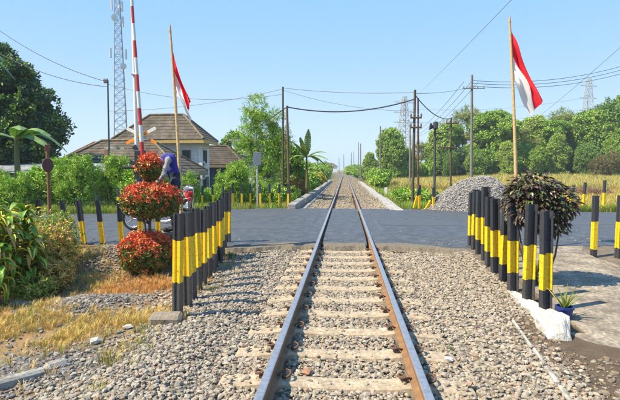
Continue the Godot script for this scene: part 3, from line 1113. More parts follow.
func topiary() -> void:
	var t := thing("topiary", "red and green topiary shrub clipped into three tiers", "topiary", Vector3(-3.32, land(-3.32, 7.7), -7.7))
	var b := MB.new()
	limb(b, Vector3(0, -0.1, 0), Vector3(0.04, 1.5, 0), 0.035, 0.018, 0.03)
	limb(b, Vector3(0.05, -0.1, 0), Vector3(-0.06, 1.0, 0.05), 0.025, 0.012, 0.05)
	for k in 14:
		var y := [0.15, 0.95, 1.5][k % 3] as float
		limb(b, Vector3(0, y - 0.1, 0), Vector3(rr(-0.35, 0.35), y + rr(0, 0.2), rr(-0.3, 0.3)) * (Vector3(0.4, 1, 0.4) if k % 3 == 2 else Vector3.ONE), 0.012, 0.004)
	mi("trunk", b.mesh(), M.bark, t)
	# y above the base: tiers from -0.27..0.42, 0.58..1.22, 1.24..1.70 in the world
	var tiers := [[Vector3(-0.06, 0.34, 0), Vector3(0.41, 0.34, 0.38), 3400, 2.3], [Vector3(0.06, 1.23, 0), Vector3(0.455, 0.27, 0.42), 3800, 2.6], [Vector3(0.04, 1.79, 0), Vector3(0.185, 0.215, 0.185), 1200, 2]]
	var lm := clump("small", 7, 0.8, 0.34, 0.25, 5, 0.3)
	for q in tiers:
		var xf := []
		var co := PackedColorArray()
		for i in int(q[2]):
			var dir := Vector3(rng.randfn(), rng.randfn(), rng.randfn()).normalized()
			# a clipped tier: a squarish drum, flatter on top than a ball
			var e := pow(pow(absf(dir.x), q[3]) + pow(absf(dir.y), q[3]) + pow(absf(dir.z), q[3]), -1.0 / q[3])
			var p: Vector3 = q[0] + q[1] * dir * e * (1.0 - 0.28 * pow(rng.randf(), 1.7)) * (1.0 + nz.get_noise_3d(dir.x * 80.0, dir.y * 80.0 + q[2], dir.z * 80.0) * 0.17)
			var up: float = dir.y
			# young shoots, red, on the upper outside; old leaves green
			var red := rng.randf() < clampf(0.12 + up * 1.1 + nz.get_noise_3d(p.x * 120, p.y * 120, p.z * 120) * 0.5, 0.10, 0.96)
			if red and up > -0.1:
				p += dir * (rr(0.0, 0.035) + (rr(0.02, 0.07) if rng.randf() < 0.06 else 0.0))
			var s := 0.05 * rr(0.5, 1.5)
			xf.append(Transform3D(spin().scaled(Vector3(s, s, s)), p))
			var c: Color
			if red:
				c = [Color(0.74, 0.13, 0.05), Color(0.62, 0.07, 0.035), Color(0.84, 0.34, 0.10), Color(0.60, 0.18, 0.08)][rng.randi() % 4]
			else:
				c = [Color(0.10, 0.17, 0.03), Color(0.07, 0.12, 0.025), Color(0.20, 0.26, 0.04), Color(0.30, 0.22, 0.05)][rng.randi() % 4]
			co.append(jit(c, 0.2))
		many("tier", lm, M.leaf_red, t, xf, co)


func purple_bush() -> void:
	var at := Vector3(2.74, land(2.74, 6.95) + 0.05, -6.95)
	var t := thing("purple_bush", "dark purple leaved bush behind the right-hand posts", "bush", at)
	var b := MB.new()
	for k in 9:
		limb(b, Vector3(rr(-0.08, 0.08), -0.1, rr(-0.08, 0.08)), Vector3(rr(-0.4, 0.4), rr(0.8, 1.4), rr(-0.35, 0.35)), 0.02, 0.006, 0.1)
	mi("stems", b.mesh(), M.bark, t)
	var lm := MB.new()
	var seg := 5
	for k in seg:
		# a broad drooping leaf with a crease, in strips
		var t0 := float(k) / seg
		var t1 := float(k + 1) / seg
		for s in [-1.0, 1.0]:
			var w0: float = 0.23 * sin(PI * pow(t0, 0.8)) * s
			var w1: float = 0.23 * sin(PI * pow(t1, 0.8)) * s
			var a := Vector3(0, -0.35 * t0 * t0, t0)
			var e := Vector3(0, -0.35 * t1 * t1, t1)
			var p := a + Vector3(w0, absf(w0) * 0.35, 0)
			var q := e + Vector3(w1, absf(w1) * 0.35, 0)
			if s > 0:
				lm.quad(a, e, q, p)
			else:
				lm.quad(a, p, q, e)
	var xf := []
	var co := PackedColorArray()
	var blobs := [[Vector3(-0.05, 1.33, 0), Vector3(0.34, 0.26, 0.33)], [Vector3(0.2, 1.18, 0.05), Vector3(0.31, 0.28, 0.32)], [Vector3(-0.2, 1.14, 0.1), Vector3(0.27, 0.28, 0.3)], [Vector3(0.2, 0.94, 0.05), Vector3(0.22, 0.24, 0.22)]]
	for i in 3000:
		var q: Array = blobs[[0, 0, 0, 1, 1, 2, 2, 3][rng.randi() % 8]]
		var dir := Vector3(rng.randfn(), rng.randfn(), rng.randfn()).normalized()
		var p: Vector3 = q[0] + q[1] * dir * (1.0 - 0.5 * pow(rng.randf(), 2.0)) * (1.0 + nz.get_noise_3d(dir.x * 80, dir.y * 80, dir.z * 80) * 0.25)
		var out := (dir * Vector3(1, 0.35, 1) + Vector3(rr(-0.5, 0.5), rr(-0.55, 0.25), rr(-0.5, 0.5))).normalized()
		var s := rr(0.065, 0.11)
		xf.append(Transform3D((Basis.looking_at(-out, Vector3.UP) * Basis(Vector3(0, 0, 1), rr(-0.6, 0.6))).scaled(Vector3(s, s, s)), p))
		var c: Color = [Color(0.06, 0.045, 0.04), Color(0.085, 0.05, 0.04), Color(0.07, 0.08, 0.04), Color(0.10, 0.13, 0.04), Color(0.11, 0.06, 0.045)][rng.randi() % 5]
		if p.x > 0.4 and p.y > 0.8 and rng.randf() < 0.3:
			c = Color(0.26, 0.04, 0.04)
		co.append(jit(c, 0.25))
	many("foliage", lm.mesh(), M.leaf_dark, t, xf, co)


func strap_leaf(l: float, w: float, droop: float, inner: Color, rim: Color, lift := 1.0, border := 0.5) -> ArrayMesh:
	# grows along +z from the origin, rising and then drooping; a paler border each side
	var b := MB.new()
	var n := 8
	var row := []
	for i in n + 1:
		var t := float(i) / n
		var wid := w * pow(sin(PI * (0.12 + 0.88 * t)), 0.75) * 0.5
		var p := Vector3(0, (lift * t - droop * t * t) * l, t * l * (1.0 - 0.2 * droop * t * t))
		row.append([p + Vector3(-wid, wid * 0.4, 0), p + Vector3(-wid * border, wid * 0.15, 0), p, p + Vector3(wid * border, wid * 0.15, 0), p + Vector3(wid, wid * 0.4, 0)])
	for i in n:
		for k in 4:
			b.col = rim if k == 0 or k == 3 else inner
			b.quad(row[i][k], row[i + 1][k], row[i + 1][k + 1], row[i][k + 1])
	return b.mesh()


func variegated_plant() -> void:
	# striped strap-leaved plants at the left border, each stem a plant of its own
	var kinds := [strap_leaf(0.34, 0.10, 0.75, Color(0.05, 0.13, 0.02), Color(0.74, 0.58, 0.07)), strap_leaf(0.30, 0.105, 1.3, Color(0.06, 0.15, 0.03), Color(0.68, 0.55, 0.08), 0.9, 0.4), strap_leaf(0.38, 0.095, 1.1, Color(0.04, 0.11, 0.02), Color(0.60, 0.50, 0.06), 1.1, 0.62), strap_leaf(0.30, 0.11, 1.9, Color(0.07, 0.16, 0.03), Color(0.74, 0.62, 0.12), 0.8, 0.45), strap_leaf(0.32, 0.11, 0.9, Color(0.10, 0.24, 0.03), Color(0.14, 0.30, 0.04)), strap_leaf(0.28, 0.1, 1.5, Color(0.08, 0.2, 0.03), Color(0.3, 0.36, 0.05)), strap_leaf(0.36, 0.12, 1.2, Color(0.12, 0.27, 0.04), Color(0.2, 0.33, 0.05)), strap_leaf(0.26, 0.09, 1.7, Color(0.5, 0.36, 0.12), Color(0.45, 0.3, 0.1))]
	var spots := [[-5.0, 6.35, 1.35, "tallest"], [-4.72, 6.15, 1.2, "middle"], [-4.95, 6.05, 0.85, "low"], [-4.85, 6.75, 1.3, "rear"], [-4.6, 5.8, 0.8, "front"], [-5.3, 6.6, 1.25, "outermost"], [-4.85, 5.75, 1.05, "inner"], [-4.55, 6.45, 0.85, "smallest"]]
	for q in spots:
		var o := thing("variegated_plant", "%s stem of the yellow striped strap-leaved plant at the left border" % q[3], "plant", Vector3(q[0], land(q[0], q[1]), -q[1]), rr(0, TAU), "striped plants at the left border")
		var b := MB.new()
		limb(b, Vector3(0, -0.1, 0), Vector3(0, q[2], 0), 0.018, 0.014, 0.03)
		mi("stem", b.mesh(), M.bark, o)
		var rows := int(q[2] / 0.05)
		for k in rows:
			var y: float = q[2] * (0.25 + 0.75 * k / rows)
			for e in 3:
				var l := mi("leaf", kinds[rng.randi() % 8], M.leaf, o)
				var s := rr(0.75, 1.15)
				l.transform = Transform3D((Basis(Vector3.UP, k * 2.4 + e * 2.09 + rr(-0.5, 0.5)) * Basis(Vector3.RIGHT, lerpf(0.55, -0.5, float(k) / rows) + rr(-0.2, 0.2))).scaled(Vector3(s, s, s)), Vector3(0, y, 0))


func potted_aloe() -> void:
	var p := thing("flower_pot", "blue round plant pot on the concrete beside the white footing", "pot", Vector3(2.52, -0.205, -5.5))
	var b := MB.new()
	b.lathe([Vector2(0.001, 0.0), Vector2(0.085, 0.0), Vector2(0.1, 0.02), Vector2(0.122, 0.19), Vector2(0.112, 0.19), Vector2(0.105, 0.15), Vector2(0.001, 0.15)], 24)
	mi("pot_body", b.mesh(), M.pot_blue, p)
	b = MB.new()
	b.lathe([Vector2(0.123, 0.17), Vector2(0.136, 0.172), Vector2(0.138, 0.205), Vector2(0.13, 0.21), Vector2(0.112, 0.208), Vector2(0.112, 0.19)], 24)
	mi("rim", b.mesh(), M.pot_blue, p)
	b = MB.new()
	p.scale = Vector3.ONE * 0.75
	b.lathe([Vector2(0.111, 0.155), Vector2(0.05, 0.17), Vector2(0.0, 0.172)], 16)
	mi("soil", b.mesh(), tinted(Color(0.07, 0.05, 0.035), 0.95), p)
	var o := thing("aloe_plant", "spiky green aloe growing in the blue pot", "plant", Vector3(2.52, -0.085, -5.5))
	for k in 15:
		var l := rr(0.2, 0.36)
		var m := MB.new()
		var pts := []
		var rad := []
		for i in 6:
			var t := i / 5.0
			pts.append(Vector3(0, t * l, t * t * l * rr(0.2, 0.35)))
			rad.append(0.02 * (1.0 - t) + 0.001)
		m.col = jit(Color(0.17, 0.26, 0.06), 0.2, 0.1)
		if k % 4 == 0:
			m.col = Color(0.42, 0.34, 0.10)
		m.tube(pts, rad, 5)
		var e := mi("leaf", m.mesh(), M.leaf, o)
		e.basis = Basis(Vector3.UP, k * 2.4) * Basis(Vector3.RIGHT, 0.1 + 0.055 * k) * Basis.from_scale(Vector3(1, 1, 0.5))


func banana(label: String, at: Vector3, h: float, leaves: Array, size: float, group: String, tone := Color(0.13, 0.24, 0.04)) -> void:
	var o := thing("banana_plant", label, "banana plant", at, 0, group)
	var b := MB.new()
	b.tube([Vector3(0, -0.4, 0), Vector3(0.03, h * 0.5, 0), Vector3(0, h, 0)], [0.13 * size, 0.11 * size, 0.06 * size], 9)
	mi("stem", b.mesh(), tinted(Color(0.24, 0.22, 0.09)), o)
	for q in leaves:
		# [turn, steepness, length, droop]
		var m := MB.new()
		var n := 14
		var row := []
		var dir := Vector3(cos(q[0]), 0, sin(q[0]))
		var side := Vector3(-sin(q[0]), 0, cos(q[0]))
		for i in n + 1:
			var t := float(i) / n
			var wid := 0.3 * size * pow(sin(PI * clampf(0.03 + 0.95 * t, 0, 1)), 0.6) * sstep(0.0, 0.18, t) * rr(0.72, 1.0)
			var p: Vector3 = Vector3(0, h - 0.1, 0) + dir * q[2] * t * cos(q[1]) + Vector3.UP * (q[2] * t * sin(q[1]) - q[3] * t * t)
			row.append([p + side * wid - Vector3.UP * wid * 0.35, p, p - side * wid - Vector3.UP * wid * 0.35])
		for i in n:
			m.col = jit(tone, 0.22, 0.1)
			var tear := 0.1 if rng.randf() < 0.4 else 0.0
			m.quad(row[i][0], row[i][1], row[i + 1][1], row[i + 1][0].lerp(row[i][0], tear))
			m.quad(row[i][1], row[i][2], row[i + 1][2].lerp(row[i][2], tear), row[i + 1][1])
		var rib := []
		for i in n + 1:
			rib.append(row[i][1] - Vector3.UP * 0.01)
		m.col = Color(0.30, 0.34, 0.12)
		m.tube(rib, [0.03 * size, 0.025 * size, 0.008], 5)
		mi("leaf", m.mesh(), M.leaf, o)


func tuft(key: String, n: int, wide: float, seed_: int) -> ArrayMesh:
	if mesh_of.has(key):
		return mesh_of[key]
	var r := RandomNumberGenerator.new()
	r.seed = seed_
	var b := MB.new()
	for i in n:
		var a := r.randf() * TAU
		var dir := Vector3(cos(a), 0, sin(a))
		var side := Vector3(-dir.z, 0, dir.x) * 0.012
		var at := dir * r.randf() * wide
		var h := r.randf_range(0.5, 1.0)
		var out := r.randf_range(0.1, 0.6)
		var k := r.randf_range(0.75, 1.2)
		b.col = Color(k, k, k)
		var p1 := at + dir * out * 0.35 + Vector3.UP * h * 0.6
		var p2 := at + dir * out + Vector3.UP * h * (1.0 - 0.35 * out)
		b.quad(at - side, at + side, p1 + side * 0.8, p1 - side * 0.8)
		b.tri(p1 - side * 0.8, p1 + side * 0.8, p2)
	mesh_of[key] = b.mesh()
	return mesh_of[key]


func grasses() -> void:
	var tf := tuft("tuft", 14, 0.35, 3)
	var tones := [Color(0.62, 0.42, 0.13), Color(0.68, 0.50, 0.18), Color(0.54, 0.33, 0.10), Color(0.50, 0.42, 0.11), Color(0.36, 0.36, 0.08)]
	# dry grass on the left verge
	var xf := []
	var co := PackedColorArray()
	for i in 34000:
		var x := rr(-6.2, -1.75)
		var d := rr(3.0, 9.3)
		var w := 0.10
		w += 1.0 * exp(-pow((d - 4.75 - 0.12 * (x + 2.0) * -1.0) / 0.42, 2.0)) * sstep(-1.9, -2.3, x) * sstep(-5.5, -4.4, x)
		w += 0.8 * exp(-(pow((x + 3.9) / 0.5, 2.0) + pow((d - 5.9) / 0.9, 2.0)))
		w += 0.55 * exp(-(pow((x + 2.15) / 0.22, 2.0) + pow((d - 5.5) / 0.8, 2.0)))
		w += 0.5 * sstep(-3.4, -4.4, x)
		w += 0.35 * exp(-(pow((x + 2.9) / 0.6, 2.0) + pow((d - 6.8) / 0.6, 2.0)))
		w -= 0.8 * exp(-(pow((x + 3.35) / 0.5, 2.0) + pow((d - 5.65) / 0.35, 2.0)))
		w -= 0.8 * exp(-(pow((x + 4.2) / 0.7, 2.0) + pow((d - 8.6) / 0.6, 2.0)))
		w *= clampf(0.6 + 3.4 * nz.get_noise_2d(x * 26.0, d * 26.0), 0.04, 1.4)
		if x > -2.05 and d > 5.4:
			w *= 0.25
		if rng.randf() > w:
			continue
		var s := lerpf(0.03, 0.15, pow(rng.randf(), 1.8))
		xf.append(Transform3D(Basis(Vector3.UP, rr(0, TAU)).scaled(Vector3(s * 1.2, s, s * 1.2)), Vector3(x, land(x, d) - 0.005, -d)))
		var c: Color = tones[rng.randi() % 5]
		if absf(x + 2.95) < 0.7 and absf(d - 6.7) < 0.7:
			c = c.lerp(Color(0.50, 0.20, 0.05), 0.65)
		co.append(jit(c, 0.2))
	many("dry_grass", tf, M.grass, self, xf, co)
	tag(get_node("dry_grass"), "short dry yellow grass on the left verge of the track", "grass", "", "stuff")
	# single green tufts one can point at
	var k := 0
	for q in [[-2.02, 3.78, 0.2, Color(0.55, 0.45, 0.10), "yellow tuft of dry grass at the bottom edge of the picture"], [-2.12, 4.62, 0.11, Color(0.13, 0.27, 0.03), "small bright green weed in the dry grass left of the ballast"], [-1.86, 6.35, 0.12, Color(0.16, 0.26, 0.04), "green grass tuft on ballast beside the left row of posts"], [-2.2, 8.9, 0.2, Color(0.12, 0.25, 0.03), "green weed at the far foot of the left post row"], [2.12, 6.35, 0.08, Color(0.2, 0.26, 0.06), "tiny green weed on the ballast beside the right posts"], [0.98, 4.4, 0.09, Color(0.2, 0.28, 0.06), "tiny green weed just outside the right rail"], [1.35, 6.2, 0.07, Color(0.22, 0.26, 0.08), "sparse green sprig on the ballast right of the track"]]:
		var o := thing("grass_tuft", q[4], "grass tuft", Vector3(q[0], land(q[0], q[1]), -q[1]), k * 1.0, "single tufts beside the track")
		for e in 5:
			var b := mi("blades", tf, tinted(q[3], 0.7), o)
			b.transform = Transform3D(Basis(Vector3.UP, e * 1.3 + 0.4).scaled(Vector3(q[2] * 1.2, q[2] * rr(0.7, 1.1), q[2] * 1.2)), Vector3(rr(-0.5, 0.5), 0, rr(-0.5, 0.5)) * q[2])
		k += 1
	# the rough field across the road on the right, then dry maize before the trees
	xf = []
	co = PackedColorArray()
	for i in 16000:
		var d := 19.3 + 50.0 * pow(rng.randf(), 1.7)
		var x := 2.5 + rng.randf() * (10.0 + 0.9 * d)
		if d < road_far(x) + 0.5:
			continue
		if absf(x - 4.75) < 2.0 and absf(d - 18.3) < 1.6:
			continue
		var green := clampf(1.5 - absf(x - 3.8) * 0.12 - 0.022 * (d - 20.0), 0.15, 0.9)
		var isg := rng.randf() < green
		var s := rr(0.25, 0.6) * (1.0 if isg else 1.15)
		xf.append(Transform3D(Basis(Vector3.UP, rr(0, TAU)).scaled(Vector3(s * 1.1, s * rr(0.7, 1.1), s * 1.1)), Vector3(x, land(x, d) - 0.03, -d)))
		co.append(jit([Color(0.20, 0.34, 0.04), Color(0.27, 0.38, 0.05), Color(0.15, 0.27, 0.04)][rng.randi() % 3] if isg else [Color(0.50, 0.40, 0.10), Color(0.42, 0.36, 0.09), Color(0.56, 0.42, 0.14)][rng.randi() % 3], 0.2))
	many("field_grass", tuft("tall", 20, 0.5, 9), M.grass, self, xf, co)
	tag(get_node("field_grass"), "rough green and yellow grass across the road right of track", "grass", "", "stuff")
	xf = []
	co = PackedColorArray()
	for i in 9000:
		var d := rr(46.0, 84.0)
		var x := 6.0 + rng.randf() * (0.85 * d)
		var s := rr(0.9, 1.5)
		xf.append(Transform3D(Basis(Vector3.UP, rr(0, TAU)).scaled(Vector3(s, s * 0.85, s)), Vector3(x, land(x, d) - 0.05, -d)))
		co.append(jit([Color(0.56, 0.42, 0.14), Color(0.50, 0.38, 0.13), Color(0.36, 0.38, 0.10), Color(0.24, 0.32, 0.07)][rng.randi() % 4], 0.18))
	many("dry_crop", tuft("tall", 20, 0.5, 9), M.grass, self, xf, co)
	tag(get_node("dry_crop"), "ripe golden crop field in front of the far trees", "crop", "", "stuff")
	# undergrowth across the road on the left and along the track
	xf = []
	co = PackedColorArray()
	for i in 9000:
		var d := 17.0 + 40.0 * pow(rng.randf(), 1.8)
		var x := -2.35 - rng.randf() * (8.0 + 0.4 * d)
		if d < road_far(x) + 0.35 or (x < -10.0 and d > 29.5):
			continue
		var s := rr(0.2, 0.5)
		xf.append(Transform3D(Basis(Vector3.UP, rr(0, TAU)).scaled(Vector3(s, s, s)), Vector3(x, land(x, d) - 0.02, -d)))
		co.append(jit([Color(0.18, 0.33, 0.04), Color(0.28, 0.38, 0.05), Color(0.38, 0.36, 0.09)][rng.randi() % 3], 0.2))
	many("verge_grass", tuft("tall", 20, 0.5, 9), M.grass, self, xf, co)
	tag(get_node("verge_grass"), "green grass on the verge across the road left of track", "grass", "", "stuff")


# ------------------------------------------------------------------ flags
func flag_pole(label: String, flag_label: String, base: Vector3, top: Vector3, hoist_at: float, hoist: float, e0: Vector3, e1: Vector3, ph: float) -> void:
	var o := thing("flag_pole", label, "flagpole", base)
	var up := top - base
	var b := MB.new()
	var pts := []
	var rad := []
	var n := 17
	for i in n:
		var t := float(i) / (n - 1)
		var bow := Vector3(0.03 * sin(PI * t), 0, 0)
		var r := lerpf(0.038, 0.022, t)
		for k in 3:
			var y := t + [-0.006, 0.0, 0.006][k] as float
			pts.append(up * y + bow)
			rad.append(r * (1.14 if k == 1 else 1.0))
	b.tube(pts, rad, 10)
	mi("bamboo_cane", b.mesh(), M.bamboo, o)
	b = MB.new()
	b.tube([up * 1.005, up * 1.012, up + Vector3(0, 0.16, 0)], [0.028, 0.024, 0.004], 8)
	mi("tip", b.mesh(), M.bamboo, o)
	var f := thing("flag", flag_label, "flag", base + up * (hoist_at / up.length()) + Vector3(0.03, 0, 0))
	for half in 2:
		var m := MB.new()
		var nu := 22
		var nv := 12
		var g := []
		for i in nu + 1:
			var row := []
			for j in nv + 1:
				var s := float(i) / nu
				var t := (half + float(j) / nv) * 0.5
				var h := -up.normalized() * hoist * t
				var e := e0.lerp(e1, t)
				var p := h.lerp(e, s)
				p.z += (0.07 * sin(s * 5.0 + t * 6.5 + ph) + 0.035 * sin(s * 3.0 - t * 15.0 + ph)) * sstep(0.0, 0.3, s)
				p.z += 0.012 * sin(t * 38.0 + s * 11.0 + ph) * sstep(0.0, 0.2, s)
				p.x += 0.015 * sin(s * 7.0 + t * 5.0 + ph) * sstep(0.0, 0.4, s)
				row.append(p)
			g.append(row)
		var nn := []
		for i in nu + 1:
			var row := []
			for j in nv + 1:
				var du: Vector3 = g[mini(i + 1, nu)][j] - g[maxi(i - 1, 0)][j]
				var dv: Vector3 = g[i][mini(j + 1, nv)] - g[i][maxi(j - 1, 0)]
				row.append(dv.cross(du).normalized())
			nn.append(row)
		for i in nu:
			for j in nv:
				m.tri_n(g[i][j], nn[i][j], g[i][j + 1], nn[i][j + 1], g[i + 1][j + 1], nn[i + 1][j + 1])
				m.tri_n(g[i][j], nn[i][j], g[i + 1][j + 1], nn[i + 1][j + 1], g[i + 1][j], nn[i + 1][j])
		mi("red_band" if half == 0 else "white_band", m.mesh(), M.flag_red if half == 0 else M.flag_white, f)


# ------------------------------------------------------------------ barrier
func barrier() -> void:
	var at := Vector3(-7.72, -0.05, -17.5)
	var o := thing("crossing_barrier", "raised red and white crossing barrier with black machine box", "barrier", at)
	var b := MB.new()
	b.box(at3(0, 0.1, 0), Vector3(0.7, 0.3, 0.6), 0.03)
	mi("plinth", b.mesh(), M.concrete, o)
	b = MB.new()
	b.tube([Vector3(-0.02, 0.2, 0), Vector3(-0.04, 0.75, 0), Vector3(-0.14, 1.15, 0), Vector3(-0.26, 1.45, 0), Vector3(-0.26, 1.6, 0)], [0.1, 0.095, 0.1, 0.11, 0.12], 10)
	mi("column", b.mesh(), M.black_paint, o)
	b = MB.new()
	b.box(at3(-0.1, 2.02, 0.0), Vector3(0.36, 0.62, 0.3), 0.03)
	b.box(at3(-0.36, 1.66, 0.0), Vector3(0.8, 0.12, 0.34), 0.02)
	mi("machine_box", b.mesh(), M.black_paint, o)
	b = MB.new()
	b.box(Transform3D(Basis(Vector3(0, 0, 1), 0.5), Vector3(-0.18, 2.28, 0.1)), Vector3(0.16, 0.5, 0.08), 0.02)
	b.box(Transform3D(Basis(Vector3(0, 0, 1), -0.4), Vector3(-0.32, 1.82, 0.12)), Vector3(0.3, 0.16, 0.1), 0.02)
	mi("counterweight", b.mesh(), M.black_paint, o)
	var foot := Vector3(0.06, 2.0, 0.14)
	var tip := Vector3(-0.28, 8.9, 0.14)
	for k in 11:
		var p := foot.lerp(tip, k / 11.0)
		var q := foot.lerp(tip, (k + 1) / 11.0)
		var m := MB.new()
		var w := lerpf(0.075, 0.045, k / 11.0)
		m.tube([p, q], [w, w * 0.97], 12)
		mi("boom_section", m.mesh(), M.red_paint if k % 2 == 0 else M.white_paint, o)
	# tall white mast beside it
	var t := thing("signal_mast", "tall slim white mast standing beside the raised barrier", "mast", Vector3(-8.06, -0.05, -17.6))
	b = MB.new()
	b.tube([Vector3(0.08, -0.2, 0), Vector3(0.05, 4.5, 0), Vector3(0.0, 9.2, 0)], [0.08, 0.07, 0.05], 12)
	mi("tube", b.mesh(), M.white_paint, t)
	b = MB.new()
	b.tube([Vector3(0.05, 5.2, 0.1), Vector3(0.2, 5.16, 0.2)], [0.03], 8)
	b.box(at3(0.05, 5.2, 0.06), Vector3(0.2, 0.08, 0.12), 0.015)
	mi("bracket", b.mesh(), M.galvanised, t)
	# St Andrew's cross on its own pole behind
	var c := thing("crossbuck_sign", "orange and white crossed boards of the level crossing sign", "sign", Vector3(-7.86, -0.05, -17.78))
	b = MB.new()
	b.tube([Vector3(0, -0.2, 0), Vector3(0, 3.05, 0)], [0.035], 10)
	mi("sign_pole", b.mesh(), M.galvanised, c)
	for s in [-1.0, 1.0]:
		var br := Basis(Vector3(0, 0, 1), s * 0.46)
		var k := 0
		for q in [[-0.48, 0.36], [-0.16, 0.28], [0.16, 0.28], [0.48, 0.36]]:
			var m := MB.new()
			m.box(Transform3D(br, Vector3(0, 2.88, 0.05 + 0.03 * s) + br * Vector3(q[0], 0, 0)), Vector3(q[1], 0.12, 0.02), 0.004)
			mi("board_piece", m.mesh(), M.white_paint if k % 2 == (0 if s < 0 else 1) else M.orange_paint, c)
			k += 1
	b = MB.new()
	b.lathe([Vector2(0, 0.06), Vector2(0.10, 0.05), Vector2(0.13, 0.0), Vector2(0.13, -0.06), Vector2(0, -0.06)], 20, Transform3D(Basis(Vector3.RIGHT, PI / 2), Vector3(0.02, 2.88, 0.16)))
	mi("warning_disc", b.mesh(), M.yellow_paint, c)


# ------------------------------------------------------------------ buildings
func tiled(b: MB, el: Vector3, er: Vector3, rr_: Vector3, rl: Vector3, tone: Color) -> void:
	# one roof slope: eave left, eave right, ridge right, ridge left; courses of tiles lap over each other
	var rise := ((rl + rr_) - (el + er)).length() * 0.5
	var rows := maxi(3, int(rise / 0.34))
	var nrm := (er - el).cross(rl - el)
	if nrm.length() < 0.01:
		nrm = (er - el).cross(rr_ - el)
	nrm = nrm.normalized()
	for r in rows:
		var t0 := float(r) / rows
		var t1 := float(r + 1) / rows + 0.02
		var a := el.lerp(rl, t0)
		var c := er.lerp(rr_, t0)
		var d := er.lerp(rr_, minf(t1, 1.0))
		var e := el.lerp(rl, minf(t1, 1.0))
		var cols := maxi(1, int(a.distance_to(c) / 0.26))
		for k in cols:
			var s0 := float(k) / cols
			var s1 := float(k + 1) / cols
			b.col = jit(tone, 0.18, 0.06)
			var up := nrm * (0.035 + rr(0.0, 0.02))
			var p := a.lerp(c, s0)
			var q := a.lerp(c, s1)
			b.quad(p + up, q + up, e.lerp(d, s1) + nrm * 0.012, e.lerp(d, s0) + nrm * 0.012)
			b.quad(p, q, q + up, p + up)


func ridge_line(b: MB, p: Vector3, q: Vector3, tone: Color) -> void:
	var n := maxi(2, int(p.distance_to(q) / 0.35))
	for i in n:
		b.col = jit(tone, 0.15)
		b.tube([p.lerp(q, float(i) / n) + Vector3(0, 0.05, 0), p.lerp(q, float(i + 1) / n) + Vector3(0, 0.07, 0)], [0.11, 0.09], 7)


func hip_roof(parent: Node3D, fl: Vector3, fr: Vector3, br: Vector3, bl: Vector3, r0: Vector3, r1: Vector3, tone: Color, ridge: Color) -> void:
	var b := MB.new()
	tiled(b, fl, fr, r1, r0, tone)
	tiled(b, fr, br, r1, r1, tone)
	tiled(b, br, bl, r0, r1, tone)
	tiled(b, bl, fl, r0, r0, tone)
	b.quad(bl, br, fr, fl)
	var roof := mi("roof", b.mesh(), M.tile_brown, parent)
	b = MB.new()
	ridge_line(b, r0, r1, ridge)
	for q in [[fl, r0], [fr, r1], [br, r1], [bl, r0]]:
		ridge_line(b, q[0], q[1], ridge)
	mi("ridge_tiles", b.mesh(), M.tile_brown, roof)


func boxed(called: String, lo: Vector3, hi: Vector3, m: Material, parent: Node3D, bev := 0.0) -> MeshInstance3D:
	var b := MB.new()
	b.box(Transform3D(Basis(), (lo + hi) / 2), (hi - lo).abs(), bev)
	return mi(called, b.mesh(), m, parent)


func window(parent: Node3D, at: Vector3, w: float, h: float, facing: float) -> void:
	var o := MB.new()
	var t := Transform3D(Basis(Vector3.UP, facing), at)
	for q in [[-w / 2, 0.0, 0.07, h + 0.07], [w / 2, 0.0, 0.07, h + 0.07], [0.0, h / 2, w, 0.07], [0.0, -h / 2, w, 0.07], [0.0, 0.0, 0.05, h]]:
		o.box(t * at3(q[0], q[1], 0.03), Vector3(q[2], q[3], 0.08))
	var f := mi("window", o.mesh(), M.frame, parent)
	o = MB.new()
	o.box(t * at3(0, 0, 0.0), Vector3(w, h, 0.03))
	mi("pane", o.mesh(), M.glass, f)
	o = MB.new()
	o.box(t * at3(0, -h / 2 - 0.07, 0.07), Vector3(w + 0.2, 0.06, 0.16))
	mi("sill", o.mesh(), M.wall_white, f)


